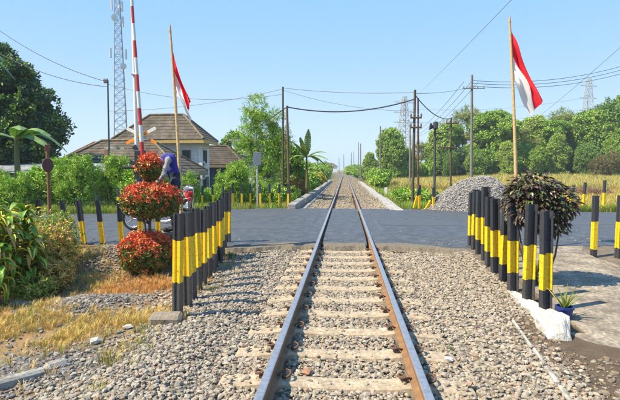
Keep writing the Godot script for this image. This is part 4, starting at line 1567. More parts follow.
func house() -> void:
	var g := -1.1
	var o := thing("tiled_house", "white house with brown tiled hip roofs behind the crossing", "house", Vector3.ZERO)
	var tone := Color(0.27, 0.225, 0.18)
	var pale := Color(0.50, 0.40, 0.27)
	# main block
	hip_roof(o, Vector3(-18.4, 3.9, -36), Vector3(-11.0, 3.9, -36), Vector3(-11.0, 3.9, -40.2), Vector3(-18.4, 3.9, -40.2), Vector3(-16.1, 6.02, -38.1), Vector3(-13.3, 6.02, -38.1), tone, pale)
	boxed("wall", Vector3(-17.7, g, -39.6), Vector3(-11.6, 3.88, -36.7), M.wall_white, o)
	boxed("fascia", Vector3(-18.45, 3.62, -36.04), Vector3(-10.95, 3.89, -36.0), M.fascia, o)
	boxed("fascia", Vector3(-10.99, 3.62, -40.2), Vector3(-10.95, 3.89, -36.05), M.fascia, o)
	# lower front wing
	hip_roof(o, Vector3(-20.4, 1.42, -30), Vector3(-10.75, 1.42, -30), Vector3(-10.75, 1.42, -36.2), Vector3(-20.4, 1.42, -36.2), Vector3(-17.6, 3.6, -33.1), Vector3(-13.9, 3.6, -33.1), tone, pale)
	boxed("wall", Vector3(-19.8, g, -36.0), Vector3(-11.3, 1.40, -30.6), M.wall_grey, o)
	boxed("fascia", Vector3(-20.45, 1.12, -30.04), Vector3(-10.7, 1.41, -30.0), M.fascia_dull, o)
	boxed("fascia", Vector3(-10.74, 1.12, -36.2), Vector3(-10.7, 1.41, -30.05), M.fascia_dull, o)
	window(o, Vector3(-12.6, 2.6, -36.68), 0.6, 0.9, 0)
	window(o, Vector3(-11.58, 2.6, -38.2), 0.8, 1.0, PI / 2)
	window(o, Vector3(-11.58, 0.3, -38.0), 0.7, 1.1, PI / 2)
	window(o, Vector3(-12.8, 0.2, -30.58), 1.1, 1.0, 0)
	window(o, Vector3(-15.2, 0.2, -30.58), 1.1, 1.0, 0)
	# outdoor units on the lit side wall
	for y in [0.75, 1.7]:
		var b := boxed("air_conditioner", Vector3(-11.56, y, -37.2), Vector3(-11.26, y + 0.5, -36.5), M.white_paint, o, 0.03)
		var l := MB.new()
		l.lathe([Vector2(0, 0.01), Vector2(0.17, 0.01), Vector2(0.2, 0.0)], 18, Transform3D(Basis(Vector3(0, 0, 1), -PI / 2), Vector3(-11.255, y + 0.25, -36.85)))
		mi("fan_grille", l.mesh(), M.frame, b)
	boxed("door", Vector3(-11.59, g, -39.2), Vector3(-11.55, 0.95, -38.5), M.frame, o)
	# annex to the right, further back
	var a := thing("brown_roofed_annex", "low dark building with a brown roof right of the house", "house", Vector3.ZERO)
	hip_roof(a, Vector3(-18.0, 2.0, -42), Vector3(-9.1, 2.0, -42), Vector3(-9.1, 2.0, -47.4), Vector3(-18.0, 2.0, -47.4), Vector3(-16.0, 3.75, -44.7), Vector3(-11.3, 3.75, -44.7), Color(0.17, 0.135, 0.105), Color(0.28, 0.22, 0.16))
	boxed("wall", Vector3(-17.4, g, -46.9), Vector3(-9.7, 1.98, -42.6), tinted(Color(0.16, 0.19, 0.25), 0.9), a)
	window(a, Vector3(-10.9, 0.6, -42.58), 0.9, 0.9, 0)
	boxed("fascia", Vector3(-18.05, 1.74, -42.04), Vector3(-9.05, 1.99, -42.0), tinted(Color(0.30, 0.25, 0.16), 0.8), a)
	# pale two-storey block further off
	var w := thing("white_block", "white flat-roofed building behind the annex and the tree", "building", Vector3.ZERO)
	boxed("wall", Vector3(-14.6, g, -68), Vector3(-10.6, 5.2, -60), M.wall_white, w)
	boxed("roof_slab", Vector3(-14.9, 5.2, -68.3), Vector3(-10.3, 5.45, -59.7), M.kerb_white, w)
	boxed("balcony", Vector3(-14.7, 3.3, -60.02), Vector3(-10.5, 3.6, -59.3), M.kerb_white, w)
	for x in [-13.7, -12.5, -11.4]:
		window(w, Vector3(x, 4.4, -59.98), 0.7, 0.9, 0)
	# red roof on the left
	var r := thing("red_roofed_house", "red tiled house seen over the hedge on the left", "house", Vector3.ZERO)
	var f := Vector3(-24.6, 2.05, -38)
	hip_roof(r, f, f + Vector3(6.0, 0, 0), f + Vector3(6.0, 0, -5), f + Vector3(0, 0, -5), f + Vector3(2.3, 1.85, -2.5), f + Vector3(3.6, 1.85, -2.5), Color(0.42, 0.13, 0.07), Color(0.45, 0.22, 0.15))
	boxed("wall", Vector3(-24.0, g, -42.4), Vector3(-19.2, 2.03, -38.6), M.wall_white, r)
	window(r, Vector3(-22.0, 0.9, -38.58), 1.0, 1.0, 0)
	# low shed roof of grey sheets behind the hedge
	var s := thing("grey_shed", "low shed with a grey metal sheet roof behind the hedge", "shed", Vector3.ZERO)
	for k in 9:
		var b := MB.new()
		b.box(Transform3D(Basis(Vector3.RIGHT, 0.20), Vector3(-19.6 + 0.98 * k, 1.62, -25.3)), Vector3(0.96, 0.04, 2.6), 0.008)
		mi("roof_sheet", b.mesh(), M.sheet_metal, s)
	boxed("wall", Vector3(-19.9, g, -26.2), Vector3(-11.6, 1.35, -24.6), M.wall_grey, s)
	# timber upright with a beam by the shed
	var p := thing("timber_frame", "brown timber upright with a pale cross beam by the shed", "frame", Vector3(-12.65, g, -24.2))
	boxed("upright", Vector3(-0.09, 0, -0.09), Vector3(0.09, 3.7, 0.09), tinted(Color(0.42, 0.22, 0.10), 0.8), p)
	boxed("beam", Vector3(-0.1, 3.7, -0.06), Vector3(1.0, 3.84, 0.06), M.kerb_white, p)


func far_house(label: String, at: Vector3, w: float, h: float, roof: Color) -> void:
	var o := thing("far_house", label, "house", at, 0, "houses at the end of the line")
	hip_roof(o, Vector3(-w / 2, h, 2), Vector3(w / 2, h, 2), Vector3(w / 2, h, -4), Vector3(-w / 2, h, -4), Vector3(-w * 0.25, h + 2.2, -1), Vector3(w * 0.25, h + 2.2, -1), roof, roof)
	boxed("wall", Vector3(-w / 2 + 0.5, -1, -3.5), Vector3(w / 2 - 0.5, h, 1.5), M.wall_white, o)
	for k in 2:
		window(o, Vector3(-w * 0.2 + k * w * 0.4, h * 0.5, 1.52), 1.2, 1.2, 0)


# ------------------------------------------------------------------ poles, wires, masts
func pole(called: String, label: String, base: Vector3, top: Vector3, r0: float, r1: float, m: Material, group := "") -> Node3D:
	var o := thing(called, label, "pole", base, 0, group)
	var b := MB.new()
	b.tube([Vector3(0, -0.4, 0), (top - base) * 0.5, top - base], [r0, (r0 + r1) / 2, r1], 9)
	mi("shaft", b.mesh(), m, o)
	return o


func crossarm(o: Node3D, y: float, half: float, m: Material, x := 0.0) -> void:
	var b := MB.new()
	b.box(at3(x, y, 0.08), Vector3(half * 2, 0.08, 0.08), 0.01)
	var arm := mi("crossarm", b.mesh(), m, o)
	for s in [-0.9, -0.35, 0.35, 0.9]:
		var i := MB.new()
		i.lathe([Vector2(0.0, 0.0), Vector2(0.045, 0.0), Vector2(0.03, 0.05), Vector2(0.05, 0.07), Vector2(0.02, 0.15), Vector2(0, 0.16)], 9, at3(x + half * s, y + 0.04, 0.08))
		mi("insulator", i.mesh(), M.frame, arm)


func wire(label: String, p: Vector3, q: Vector3, sag: float, r: float, m: Material, group := "overhead wires") -> void:
	var b := MB.new()
	var pts := []
	for i in 21:
		var t := i / 20.0
		pts.append(p.lerp(q, t) - Vector3(0, sag * 4.0 * t * (1.0 - t), 0))
	b.tube(pts, [r], 5)
	tag(mi("cable", b.mesh(), m), label, "cable", group)


func lattice(o: Node3D, w0: float, w1: float, h: float, panels: int, r: float, m: Material) -> void:
	var corner := func(k: int, t: float) -> Vector3:
		var w := lerpf(w0, w1, t) / 2.0
		return Vector3(w * (1 if k == 0 or k == 3 else -1), h * t, w * (1 if k < 2 else -1))
	for k in 4:
		var b := MB.new()
		b.tube([corner.call(k, 0.0), corner.call(k, 1.0)], [r * 1.4, r], 5)
		mi("leg", b.mesh(), m, o)
	for f in 4:
		var b := MB.new()
		for i in panels:
			var t0 := 1.0 - pow(1.0 - float(i) / panels, 1.15)
			var t1 := 1.0 - pow(1.0 - float(i + 1) / panels, 1.15)
			b.tube([corner.call(f, t0), corner.call((f + 1) % 4, t1)], [r * 0.55], 4, false)
			b.tube([corner.call((f + 1) % 4, t0), corner.call(f, t1)], [r * 0.55], 4, false)
			b.tube([corner.call(f, t1), corner.call((f + 1) % 4, t1)], [r * 0.55], 4, false)
		mi("bracing", b.mesh(), m, o)


func towers() -> void:
	var t := thing("telecom_tower", "tall grey lattice telecom mast rising behind the house", "mast", Vector3(-53.9, -1, -110), 0.5)
	lattice(t, 3.4, 0.6, 54.0, 30, 0.075, tinted(Color(0.5, 0.5, 0.5), 0.6))
	for q in [[41.0, 0.8, 0.0], [41.0, -1.0, 0.9], [40.0, 0.2, 2.1], [30.0, 1.3, 0.5], [30.0, -1.4, 0.2], [31.0, 0.0, 1.5], [45.0, 0.9, 0.2], [45.0, -0.9, 0.2], [37.5, 0.9, 0.4]]:
		var b := MB.new()
		b.box(Transform3D(Basis(Vector3.UP, q[2]), Vector3(q[1] * 1.25, q[0], 0.9)), Vector3(0.45, 2.4, 0.25), 0.05)
		mi("panel_antenna", b.mesh(), M.white_paint, t)
	for q in [[27.0, 0.9], [38.0, -0.8]]:
		var b := MB.new()
		b.lathe([Vector2(0, 0.3), Vector2(0.7, 0.28), Vector2(0.72, -0.1), Vector2(0.3, -0.35), Vector2(0, -0.35)], 18, Transform3D(Basis(Vector3.RIGHT, PI / 2), Vector3(q[1], q[0], 1.6)))
		mi("dish_antenna", b.mesh(), M.white_paint, t)
	for q in [[24.5, -200.0, 32.0, "nearer the track"], [107.8, -220.0, 42.0, "beyond the wooded rise"]]:
		var p := thing("power_pylon", "hazy steel power pylon standing far away %s" % q[3], "pylon", Vector3(q[0], 0, q[1]), 0.4, "far power pylons")
		lattice(p, 6.5, 1.4, q[2], 14, 0.13, M.lattice)
		for k in 3:
			var b := MB.new()
			var y: float = q[2] * (0.66 + 0.13 * k)
			for s in [-1.0, 1.0]:
				b.tube([Vector3(0, y, 0), Vector3(s * 5.0, y + 0.2, 0)], [0.1], 4)
				b.tube([Vector3(0, y + 1.4, 0), Vector3(s * 5.0, y + 0.2, 0)], [0.08], 4)
			mi("crossarm", b.mesh(), M.lattice, p)


func poles() -> void:
	var a := pole("utility_pole", "slim dark utility pole standing by the house hedge", Vector3(-12.4, -0.9, -23.9), Vector3(-12.38, 6.2, -24), 0.05, 0.04, M.pole_dark)
	crossarm(a, 6.95, 0.1, M.pole_dark)
	pole("utility_pole", "tall brown wooden pole before the airy tree, left of track", Vector3(-3.06, -0.4, -23), Vector3(-3.04, 5.55, -23), 0.065, 0.045, M.pole_wood)
	pole("utility_pole", "shorter rust brown pole leaning beside the tall wooden pole", Vector3(-2.62, -0.4, -22), Vector3(-2.72, 4.5, -22), 0.065, 0.055, tinted(Color(0.22, 0.12, 0.08)))
	var c := pole("utility_pole", "tall brown wooden pole right of the track, cable end", Vector3(3.12, -0.4, -22), Vector3(3.17, 5.16, -22), 0.075, 0.055, M.pole_wood)
	crossarm(c, 4.3, 0.26, M.pole_wood, 0.1)
	crossarm(c, 3.85, 0.26, M.pole_wood, 0.1)
	pole("utility_pole", "second rust brown pole braced against the right wooden pole", Vector3(3.55, -0.4, -23), Vector3(3.46, 4.94, -23), 0.06, 0.045, tinted(Color(0.22, 0.12, 0.08)))
	var d := pole("lamp_post", "dark post with loudspeaker and lamp head near gravel pile", Vector3(3.93, -0.4, -21), Vector3(3.92, 3.4, -21), 0.06, 0.05, M.pole_dark)
	var m := MB.new()
	m.lathe([Vector2(0.03, 0.0), Vector2(0.05, 0.08), Vector2(0.17, 0.24), Vector2(0.16, 0.24), Vector2(0.04, 0.1), Vector2(0.0, 0.1)], 16, Transform3D(Basis(Vector3(0, 0, 1), 1.3), Vector3(-0.02, 3.75, 0)))
	mi("loudspeaker", m.mesh(), M.pole_dark, d)
	m = MB.new()
	m.box(at3(0.0, 3.85, 0.0), Vector3(0.2, 0.34, 0.2), 0.04)
	mi("lamp_head", m.mesh(), M.pole_dark, d)
	m = MB.new()
	m.tube([Vector3(0, 3.5, 0), Vector3(0.55, 3.56, 0)], [0.025], 6)
	mi("arm", m.mesh(), M.pole_dark, d)
	var e := pole("utility_pole", "thin wooden pole with two crossarms before the tree line", Vector3(6.62, -0.5, -30), Vector3(6.56, 4.75, -30), 0.065, 0.05, M.pole_wood)
	crossarm(e, 4.9, 0.4, M.pole_wood)
	crossarm(e, 3.4, 0.55, M.pole_wood, -0.3)
	var f := pole("utility_pole", "tall pale concrete power pole behind the gravel pile", Vector3(10.5, -0.5, -40), Vector3(10.36, 9.3, -40), 0.13, 0.09, M.pole_grey)
	crossarm(f, 8.7, 0.9, M.pole_grey)
	# receding line of poles along the far track
	var q := [[4.6, 62.0, 7.2], [2.9, 88.0, 6.4], [3.4, 118.0, 8.4], [2.6, 140.0, 7.0], [2.2, 165.0, 7.6], [-0.5, 190.0, 8.0], [-2.8, 220.0, 7.5], [6.8, 50.0, 6.2]]
	for i in q.size():
		var x: float = q[i][0]
		pole("track_pole", "slim pole beside the distant track, %s in the receding line" % ORD[i], Vector3(x, -0.4, -q[i][1]), Vector3(x - 0.05, q[i][2], -q[i][1]), 0.09 + 0.0003 * q[i][1], 0.08, M.pole_grey, "poles along the distant track")
	# wires
	wire("thick black cable sagging over the track between two wooden poles", Vector3(-2.72, 4.45, -22), Vector3(3.17, 4.75, -22), 0.38, 0.03, M.wire)
	wire("thick cable falling from the leaning pole to the house", Vector3(-2.72, 4.45, -22), Vector3(-11.2, 3.2, -36.2), 0.4, 0.025, M.wire)
	wire("dark cable dipping from the right wooden pole to crossarm pole", Vector3(3.2, 4.9, -22), Vector3(6.56, 4.7, -30), 0.35, 0.024, M.wire)
	for k in 3:
		wire("%s of three green wires running from concrete pole off the right edge" % ["upper", "middle", "lower"][k], Vector3(10.4, 8.55 + 0.22 * k * -1.0 + 0.3, -40), Vector3(26.57, 11.43 - 0.35 * k, -46), 0.7, 0.022, tinted(Color(0.10, 0.20, 0.17)), "wires of the concrete pole")
		wire("%s of three wires running from concrete pole towards the pylon" % ["upper", "middle", "lower"][k], Vector3(9.7 + 0.6 * k, 8.75, -40), Vector3(13.0 + 1.0 * k, 9.0, -110), 1.3, 0.022, M.wire_pale, "wires of the concrete pole")
	wire("upper of two wires reaching the slim dark pole from big tree", Vector3(-12.38, 6.1, -24), Vector3(-22.0, 11.2, -26), 0.6, 0.017, M.wire)
	wire("lower of two wires reaching the slim dark pole from big tree", Vector3(-12.38, 5.85, -24), Vector3(-22.0, 9.5, -26), 0.6, 0.017, M.wire)
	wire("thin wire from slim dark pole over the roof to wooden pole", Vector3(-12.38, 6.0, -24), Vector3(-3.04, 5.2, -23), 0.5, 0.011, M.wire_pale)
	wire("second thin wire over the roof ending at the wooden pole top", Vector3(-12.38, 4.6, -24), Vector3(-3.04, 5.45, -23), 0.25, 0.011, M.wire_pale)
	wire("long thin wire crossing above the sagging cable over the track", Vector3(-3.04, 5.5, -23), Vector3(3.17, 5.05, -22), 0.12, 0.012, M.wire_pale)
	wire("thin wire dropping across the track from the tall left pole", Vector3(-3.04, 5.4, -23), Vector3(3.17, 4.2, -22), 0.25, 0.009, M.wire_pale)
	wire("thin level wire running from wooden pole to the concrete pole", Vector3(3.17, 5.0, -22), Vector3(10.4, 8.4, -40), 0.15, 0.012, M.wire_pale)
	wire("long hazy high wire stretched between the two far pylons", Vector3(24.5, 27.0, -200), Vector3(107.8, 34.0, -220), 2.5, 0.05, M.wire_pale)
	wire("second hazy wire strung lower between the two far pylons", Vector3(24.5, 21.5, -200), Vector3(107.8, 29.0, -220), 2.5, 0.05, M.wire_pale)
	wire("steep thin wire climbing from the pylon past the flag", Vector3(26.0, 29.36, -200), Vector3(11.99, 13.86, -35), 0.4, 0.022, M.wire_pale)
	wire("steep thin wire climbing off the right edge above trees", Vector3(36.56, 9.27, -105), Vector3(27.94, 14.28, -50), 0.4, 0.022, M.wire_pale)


func signs() -> void:
	var o := thing("round_sign", "rusty round sign seen from behind on a brown post", "sign", Vector3(-5.93, -0.35, -9.0), 0.5)
	var b := MB.new()
	b.tube([Vector3(0, -0.3, 0), Vector3(0.0, 2.32, 0)], [0.032], 8)
	mi("sign_post", b.mesh(), tinted(Color(0.30, 0.13, 0.08), 0.8), o)
	b = MB.new()
	b.lathe([Vector2(0, 0.012), Vector2(0.095, 0.012), Vector2(0.102, 0.0), Vector2(0.095, -0.012), Vector2(0, -0.012)], 28, Transform3D(Basis(Vector3.RIGHT, PI / 2) * Basis.from_scale(Vector3(1, 1, 1.4)), Vector3(0, 1.96, 0.05)))
	mi("sign_disc", b.mesh(), tinted(Color(0.13, 0.05, 0.05), 0.6), o)
	b = MB.new()
	b.box(at3(0, 2.3, 0.045), Vector3(0.09, 0.13, 0.02), 0.004)
	mi("cap_plate", b.mesh(), tinted(Color(0.34, 0.10, 0.08), 0.6), o)
	o = thing("square_sign", "blue grey sign back on a slim pole across the road", "sign", Vector3(-3.6, -0.05, -19.1), 0.15)
	b = MB.new()
	b.tube([Vector3(0, -0.2, 0), Vector3(0, 2.3, 0)], [0.03], 8)
	mi("sign_post", b.mesh(), M.galvanised, o)
	b = MB.new()
	b.box(at3(0, 2.02, 0.045), Vector3(0.31, 0.54, 0.02), 0.006)
	mi("sign_plate", b.mesh(), M.sign_back, o)
	o = thing("marker_stone", "small white marker post in the weeds right of track", "marker", Vector3(2.95, -0.5, -34))
	boxed("shaft", Vector3(-0.1, 0, -0.08), Vector3(0.1, 0.75, 0.08), M.white_paint, o, 0.03)


# ------------------------------------------------------------------ motorcycles and the person
func motorcycle(label: String, at: Vector3, turn: float, paint: Material, panel: Material) -> void:
	# its front towards -x
	var o := thing("motorcycle", label, "motorcycle", at, turn, "motorcycles at the crossing")
	for x in [-0.62, 0.62]:
		var w := MB.new()
		var pts := []
		for k in 21:
			var a := TAU * k / 20.0
			pts.append(Vector3(x + cos(a) * 0.25, 0.29 + sin(a) * 0.25, 0))
		w.tube(pts, [0.04], 8, false)
		var wheel := mi("wheel", w.mesh(), M.tyre, o)
		w = MB.new()
		for k in 5:
			var a := TAU * k / 5.0
			w.tube([Vector3(x, 0.29, 0), Vector3(x + cos(a) * 0.22, 0.29 + sin(a) * 0.22, 0)], [0.018], 6)
		var ring := []
		for k in 21:
			var a := TAU * k / 20.0
			ring.append(Vector3(x + cos(a) * 0.215, 0.29 + sin(a) * 0.215, 0))
		w.tube(ring, [0.018], 6, false)
		mi("rim", w.mesh(), M.chrome, wheel)
	var b := MB.new()
	for z in [-0.09, 0.09]:
		b.tube([Vector3(-0.62, 0.29, z), Vector3(-0.42, 0.95, z)], [0.025], 7)
	mi("fork", b.mesh(), M.chrome, o)
	b = MB.new()
	b.tube([Vector3(-0.33, 0.98, -0.34), Vector3(-0.4, 1.02, -0.14), Vector3(-0.4, 1.0, 0.14), Vector3(-0.33, 0.98, 0.34)], [0.02], 7)
	mi("handlebar", b.mesh(), M.bike_dark, o)
	b = MB.new()
	b.tube([Vector3(-0.42, 0.86, 0), Vector3(-0.3, 0.72, 0), Vector3(-0.05, 0.55, 0), Vector3(0.2, 0.6, 0), Vector3(0.6, 0.72, 0), Vector3(0.82, 0.8, 0)], [0.07, 0.13, 0.11, 0.13, 0.11, 0.03], 10)
	mi("body_shell", b.mesh(), paint, o)
	b = MB.new()
	b.box(Transform3D(Basis(Vector3(0, 0, 1), -0.35), Vector3(-0.44, 0.68, 0)), Vector3(0.07, 0.55, 0.34), 0.03)
	mi("leg_shield", b.mesh(), panel, o)
	b = MB.new()
	b.tube([Vector3(-0.02, 0.74, 0), Vector3(0.15, 0.79, 0), Vector3(0.45, 0.82, 0), Vector3(0.7, 0.86, 0)], [0.06, 0.11, 0.11, 0.05], 9)
	mi("seat", b.mesh(), M.bike_dark, o)
	b = MB.new()
	b.box(at3(0.0, 0.36, 0), Vector3(0.36, 0.26, 0.22), 0.05)
	mi("engine", b.mesh(), M.chrome, o)
	b = MB.new()
	b.tube([Vector3(0.05, 0.25, 0.14), Vector3(0.3, 0.24, 0.16), Vector3(0.85, 0.38, 0.17)], [0.025, 0.05, 0.05], 9)
	mi("exhaust", b.mesh(), M.chrome, o)
	b = MB.new()
	b.lathe([Vector2(0, 0.07), Vector2(0.08, 0.05), Vector2(0.1, 0.0), Vector2(0.05, -0.1), Vector2(0, -0.1)], 14, Transform3D(Basis(Vector3(0, 0, 1), PI / 2), Vector3(-0.5, 0.93, 0)))
	mi("headlight", b.mesh(), M.white_paint, o)
	for s in [-1.0, 1.0]:
		b = MB.new()
		b.tube([Vector3(-0.36, 1.0, s * 0.25), Vector3(-0.32, 1.2, s * 0.32)], [0.008], 5)
		b.box(at3(-0.32, 1.24, s * 0.33), Vector3(0.02, 0.09, 0.13), 0.009)
		mi("mirror", b.mesh(), M.bike_dark, o)
	b = MB.new()
	b.tube([Vector3(-0.9, 0.42, 0), Vector3(-0.75, 0.57, 0), Vector3(-0.55, 0.6, 0), Vector3(-0.4, 0.5, 0)], [0.05, 0.06, 0.06, 0.05], 8)
	mi("mudguard", b.mesh(), paint, o)
	b = MB.new()
	b.box(at3(0.85, 0.8, 0), Vector3(0.06, 0.1, 0.16), 0.02)
	mi("tail_light", b.mesh(), M.bike_red, o)


# a body as one skin: tapered bones joined by a smooth minimum, meshed as surface nets
func skin(bones: Array, cell: float, blend: float) -> MB:
	var lo := Vector3.INF
	var hi := -Vector3.INF
	for q in bones:
		var r: float = maxf(q[2], q[3]) + 0.05
		for p in [q[0], q[1]]:
			lo = lo.min(p - Vector3.ONE * r)
			hi = hi.max(p + Vector3.ONE * r)
	var n := Vector3i(((hi - lo) / cell).ceil()) + Vector3i.ONE
	var f := PackedFloat32Array()
	f.resize(n.x * n.y * n.z)
	f.fill(1.0)
	var near := PackedFloat32Array(f)
	var id := PackedInt32Array()
	id.resize(f.size())
	for bi in bones.size():
		var q: Array = bones[bi]
		var a: Vector3 = q[0]
		var ab: Vector3 = q[1] - a
		var l2 := maxf(ab.length_squared(), 1e-9)
		var r: float = maxf(q[2], q[3]) + blend + cell * 2.0
		var g0 := Vector3i(((q[0].min(q[1]) - Vector3.ONE * r - lo) / cell).floor()).clamp(Vector3i.ZERO, n - Vector3i.ONE)
		var g1 := Vector3i(((q[0].max(q[1]) + Vector3.ONE * r - lo) / cell).ceil()).clamp(Vector3i.ZERO, n - Vector3i.ONE)
		for z in range(g0.z, g1.z + 1):
			for y in range(g0.y, g1.y + 1):
				for x in range(g0.x, g1.x + 1):
					var p := lo + Vector3(x, y, z) * cell
					var t := clampf((p - a).dot(ab) / l2, 0.0, 1.0)
					var d: float = p.distance_to(a + ab * t) - lerpf(q[2], q[3], t)
					if blend > 0.02:
						d += nz.get_noise_3d(p.x * 260.0, p.y * 190.0, p.z * 260.0) * 0.022
					var k := x + n.x * (y + n.y * z)
					if d < near[k]:
						near[k] = d
						id[k] = bi
					var h := clampf(0.5 + 0.5 * (f[k] - d) / blend, 0.0, 1.0)
					f[k] = lerpf(f[k], d, h) - blend * h * (1.0 - h)
	var vert := {}
	var pos := PackedVector3Array()
	var col := PackedInt32Array()
	var sx := 1
	var sy := n.x
	var sz := n.x * n.y
	for z in n.z - 1:
		for y in n.y - 1:
			for x in n.x - 1:
				var k := x + sy * y + sz * z
				var inside := 0
				for e in [0, sx, sy, sx + sy, sz, sz + sx, sz + sy, sz + sx + sy]:
					if f[k + e] < 0.0:
						inside += 1
				if inside == 0 or inside == 8:
					continue
				var s := Vector3.ZERO
				var m := 0
				for e in [[0, 0, 0, 1, 0, 0], [0, 1, 0, 1, 1, 0], [0, 0, 1, 1, 0, 1], [0, 1, 1, 1, 1, 1], [0, 0, 0, 0, 1, 0], [1, 0, 0, 1, 1, 0], [0, 0, 1, 0, 1, 1], [1, 0, 1, 1, 1, 1], [0, 0, 0, 0, 0, 1], [1, 0, 0, 1, 0, 1], [0, 1, 0, 0, 1, 1], [1, 1, 0, 1, 1, 1]]:
					var fa := f[k + e[0] + sy * e[1] + sz * e[2]]
					var fb := f[k + e[3] + sy * e[4] + sz * e[5]]
					if (fa < 0.0) != (fb < 0.0):
						s += Vector3(e[0], e[1], e[2]).lerp(Vector3(e[3], e[4], e[5]), fa / (fa - fb))
						m += 1
				vert[k] = pos.size()
				pos.append(lo + (Vector3(x, y, z) + s / m) * cell)
				col.append(id[k])
	var nrm := PackedVector3Array()
	nrm.resize(pos.size())
	var faces := []
	for k in vert:
		for ax in 3:
			var st := [sx, sy, sz][ax] as int
			var u := [sy, sz, sx][ax] as int
			var w := [sz, sx, sy][ax] as int
			if (f[k] < 0.0) == (f[k + st] < 0.0):
				continue
			if not (vert.has(k - u) and vert.has(k - w) and vert.has(k - u - w)):
				continue
			var q := [vert[k], vert[k - u], vert[k - u - w], vert[k - w]]
			if f[k] >= 0.0:
				q.reverse()
			var m := (pos[q[1]] - pos[q[0]]).cross(pos[q[2]] - pos[q[0]])
			for e in 4:
				nrm[q[e]] += m
			faces.append(q)
	var b := MB.new()
	for q in faces:
		b.col = bones[col[q[0]]][4]
		for t in [[0, 1, 2], [0, 2, 3]]:
			b.tri_n(pos[q[t[0]]], nrm[q[t[0]]].normalized(), pos[q[t[1]]], nrm[q[t[1]]].normalized(), pos[q[t[2]]], nrm[q[t[2]]].normalized())
	return b


func person() -> void:
	var blue := Color(0.03, 0.028, 0.23)
	var grey := Color(0.27, 0.29, 0.31)
	var navy := Color(0.018, 0.025, 0.05)
	var skin_c := Color(0.30, 0.17, 0.11)
	var shoe := Color(0.03, 0.03, 0.03)
	var pale := Color(0.20, 0.19, 0.34)
	var bones := [
		[Vector3(0.05, 0.90, 0), Vector3(0.03, 1.06, 0), 0.105, 0.1, navy],
		[Vector3(0.03, 1.08, 0), Vector3(-0.03, 1.33, 0), 0.098, 0.105, blue],
		[Vector3(-0.03, 1.32, -0.12), Vector3(-0.03, 1.32, 0.12), 0.075, 0.075, blue],
		[Vector3(-0.08, 1.36, 0), Vector3(-0.16, 1.30, 0), 0.075, 0.065, blue],
		[Vector3(-0.19, 1.26, 0), Vector3(-0.215, 1.17, 0), 0.095, 0.075, pale],
		[Vector3(-0.235, 1.20, 0), Vector3(-0.262, 1.13, 0), 0.07, 0.05, skin_c],
		[Vector3(-0.30, 1.165, 0), Vector3(-0.315, 1.15, 0), 0.016, 0.012, skin_c],
	]
	for s in [-1.0, 1.0]:
		bones.append([Vector3(0.05, 0.88, s * 0.09), Vector3(0.0, 0.48, s * 0.1), 0.095, 0.062, navy])
		bones.append([Vector3(0.0, 0.48, s * 0.1), Vector3(0.03, 0.09, s * 0.1), 0.062, 0.042, navy])
		bones.append([Vector3(0.05, 0.05, s * 0.1), Vector3(-0.15, 0.035, s * 0.11), 0.045, 0.034, shoe])
		bones.append([Vector3(-0.05, 1.31, s * 0.17), Vector3(-0.14, 1.03, s * 0.21), 0.052, 0.042, grey])
		bones.append([Vector3(-0.14, 1.03, s * 0.21), Vector3(-0.28, 0.88, s * 0.13), 0.041, 0.03, grey])
	var b := skin(bones, 0.014, 0.035)
	for s in [-1.0, 1.0]:
		# a hand: palm, four fingers of different length, thumb on the side
		var w := Vector3(-0.28, 0.88, s * 0.13)
		var fwd := Vector3(-0.8, -0.55, -s * 0.2).normalized()
		var across := Vector3(0, 0, 1).cross(fwd).cross(fwd).normalized()
		var hb := [[w, w + fwd * 0.075, 0.027, 0.028, skin_c]]
		for k in 4:
			var root := w + fwd * 0.075 + across * (k - 1.5) * 0.02
			var l := [0.062, 0.075, 0.07, 0.052][k] as float
			var mid := root + fwd * l * 0.55
			hb.append([root, mid, 0.0085, 0.008, skin_c])
			hb.append([mid, mid + (fwd + Vector3(0.5, -0.8, 0)).normalized() * l * 0.5, 0.008, 0.007, skin_c])
		hb.append([w + fwd * 0.03 - across * 0.025, w + fwd * 0.075 - across * 0.055, 0.011, 0.009, skin_c])
		var h := skin(hb, 0.004, 0.006)
		b.v.append_array(h.v)
		b.n.append_array(h.n)
		b.c.append_array(h.c)
	var at := Vector3(-3.17, 0.38, -8.42)
	var o := thing("person", "person in a blue top bending over the topiary, grey sleeves", "person", at, 0.3)
	mi("body", b.mesh(), M.cloth, o)
	var p := thing("concrete_block", "rough concrete block under the bending person's feet behind topiary", "block", Vector3(-3.16, land(-3.16, 8.42), -8.42))
	boxed("block_body", Vector3(-0.3, -0.1, -0.26), Vector3(0.26, 0.38 - land(-3.16, 8.42), 0.26), M.concrete, p, 0.03)


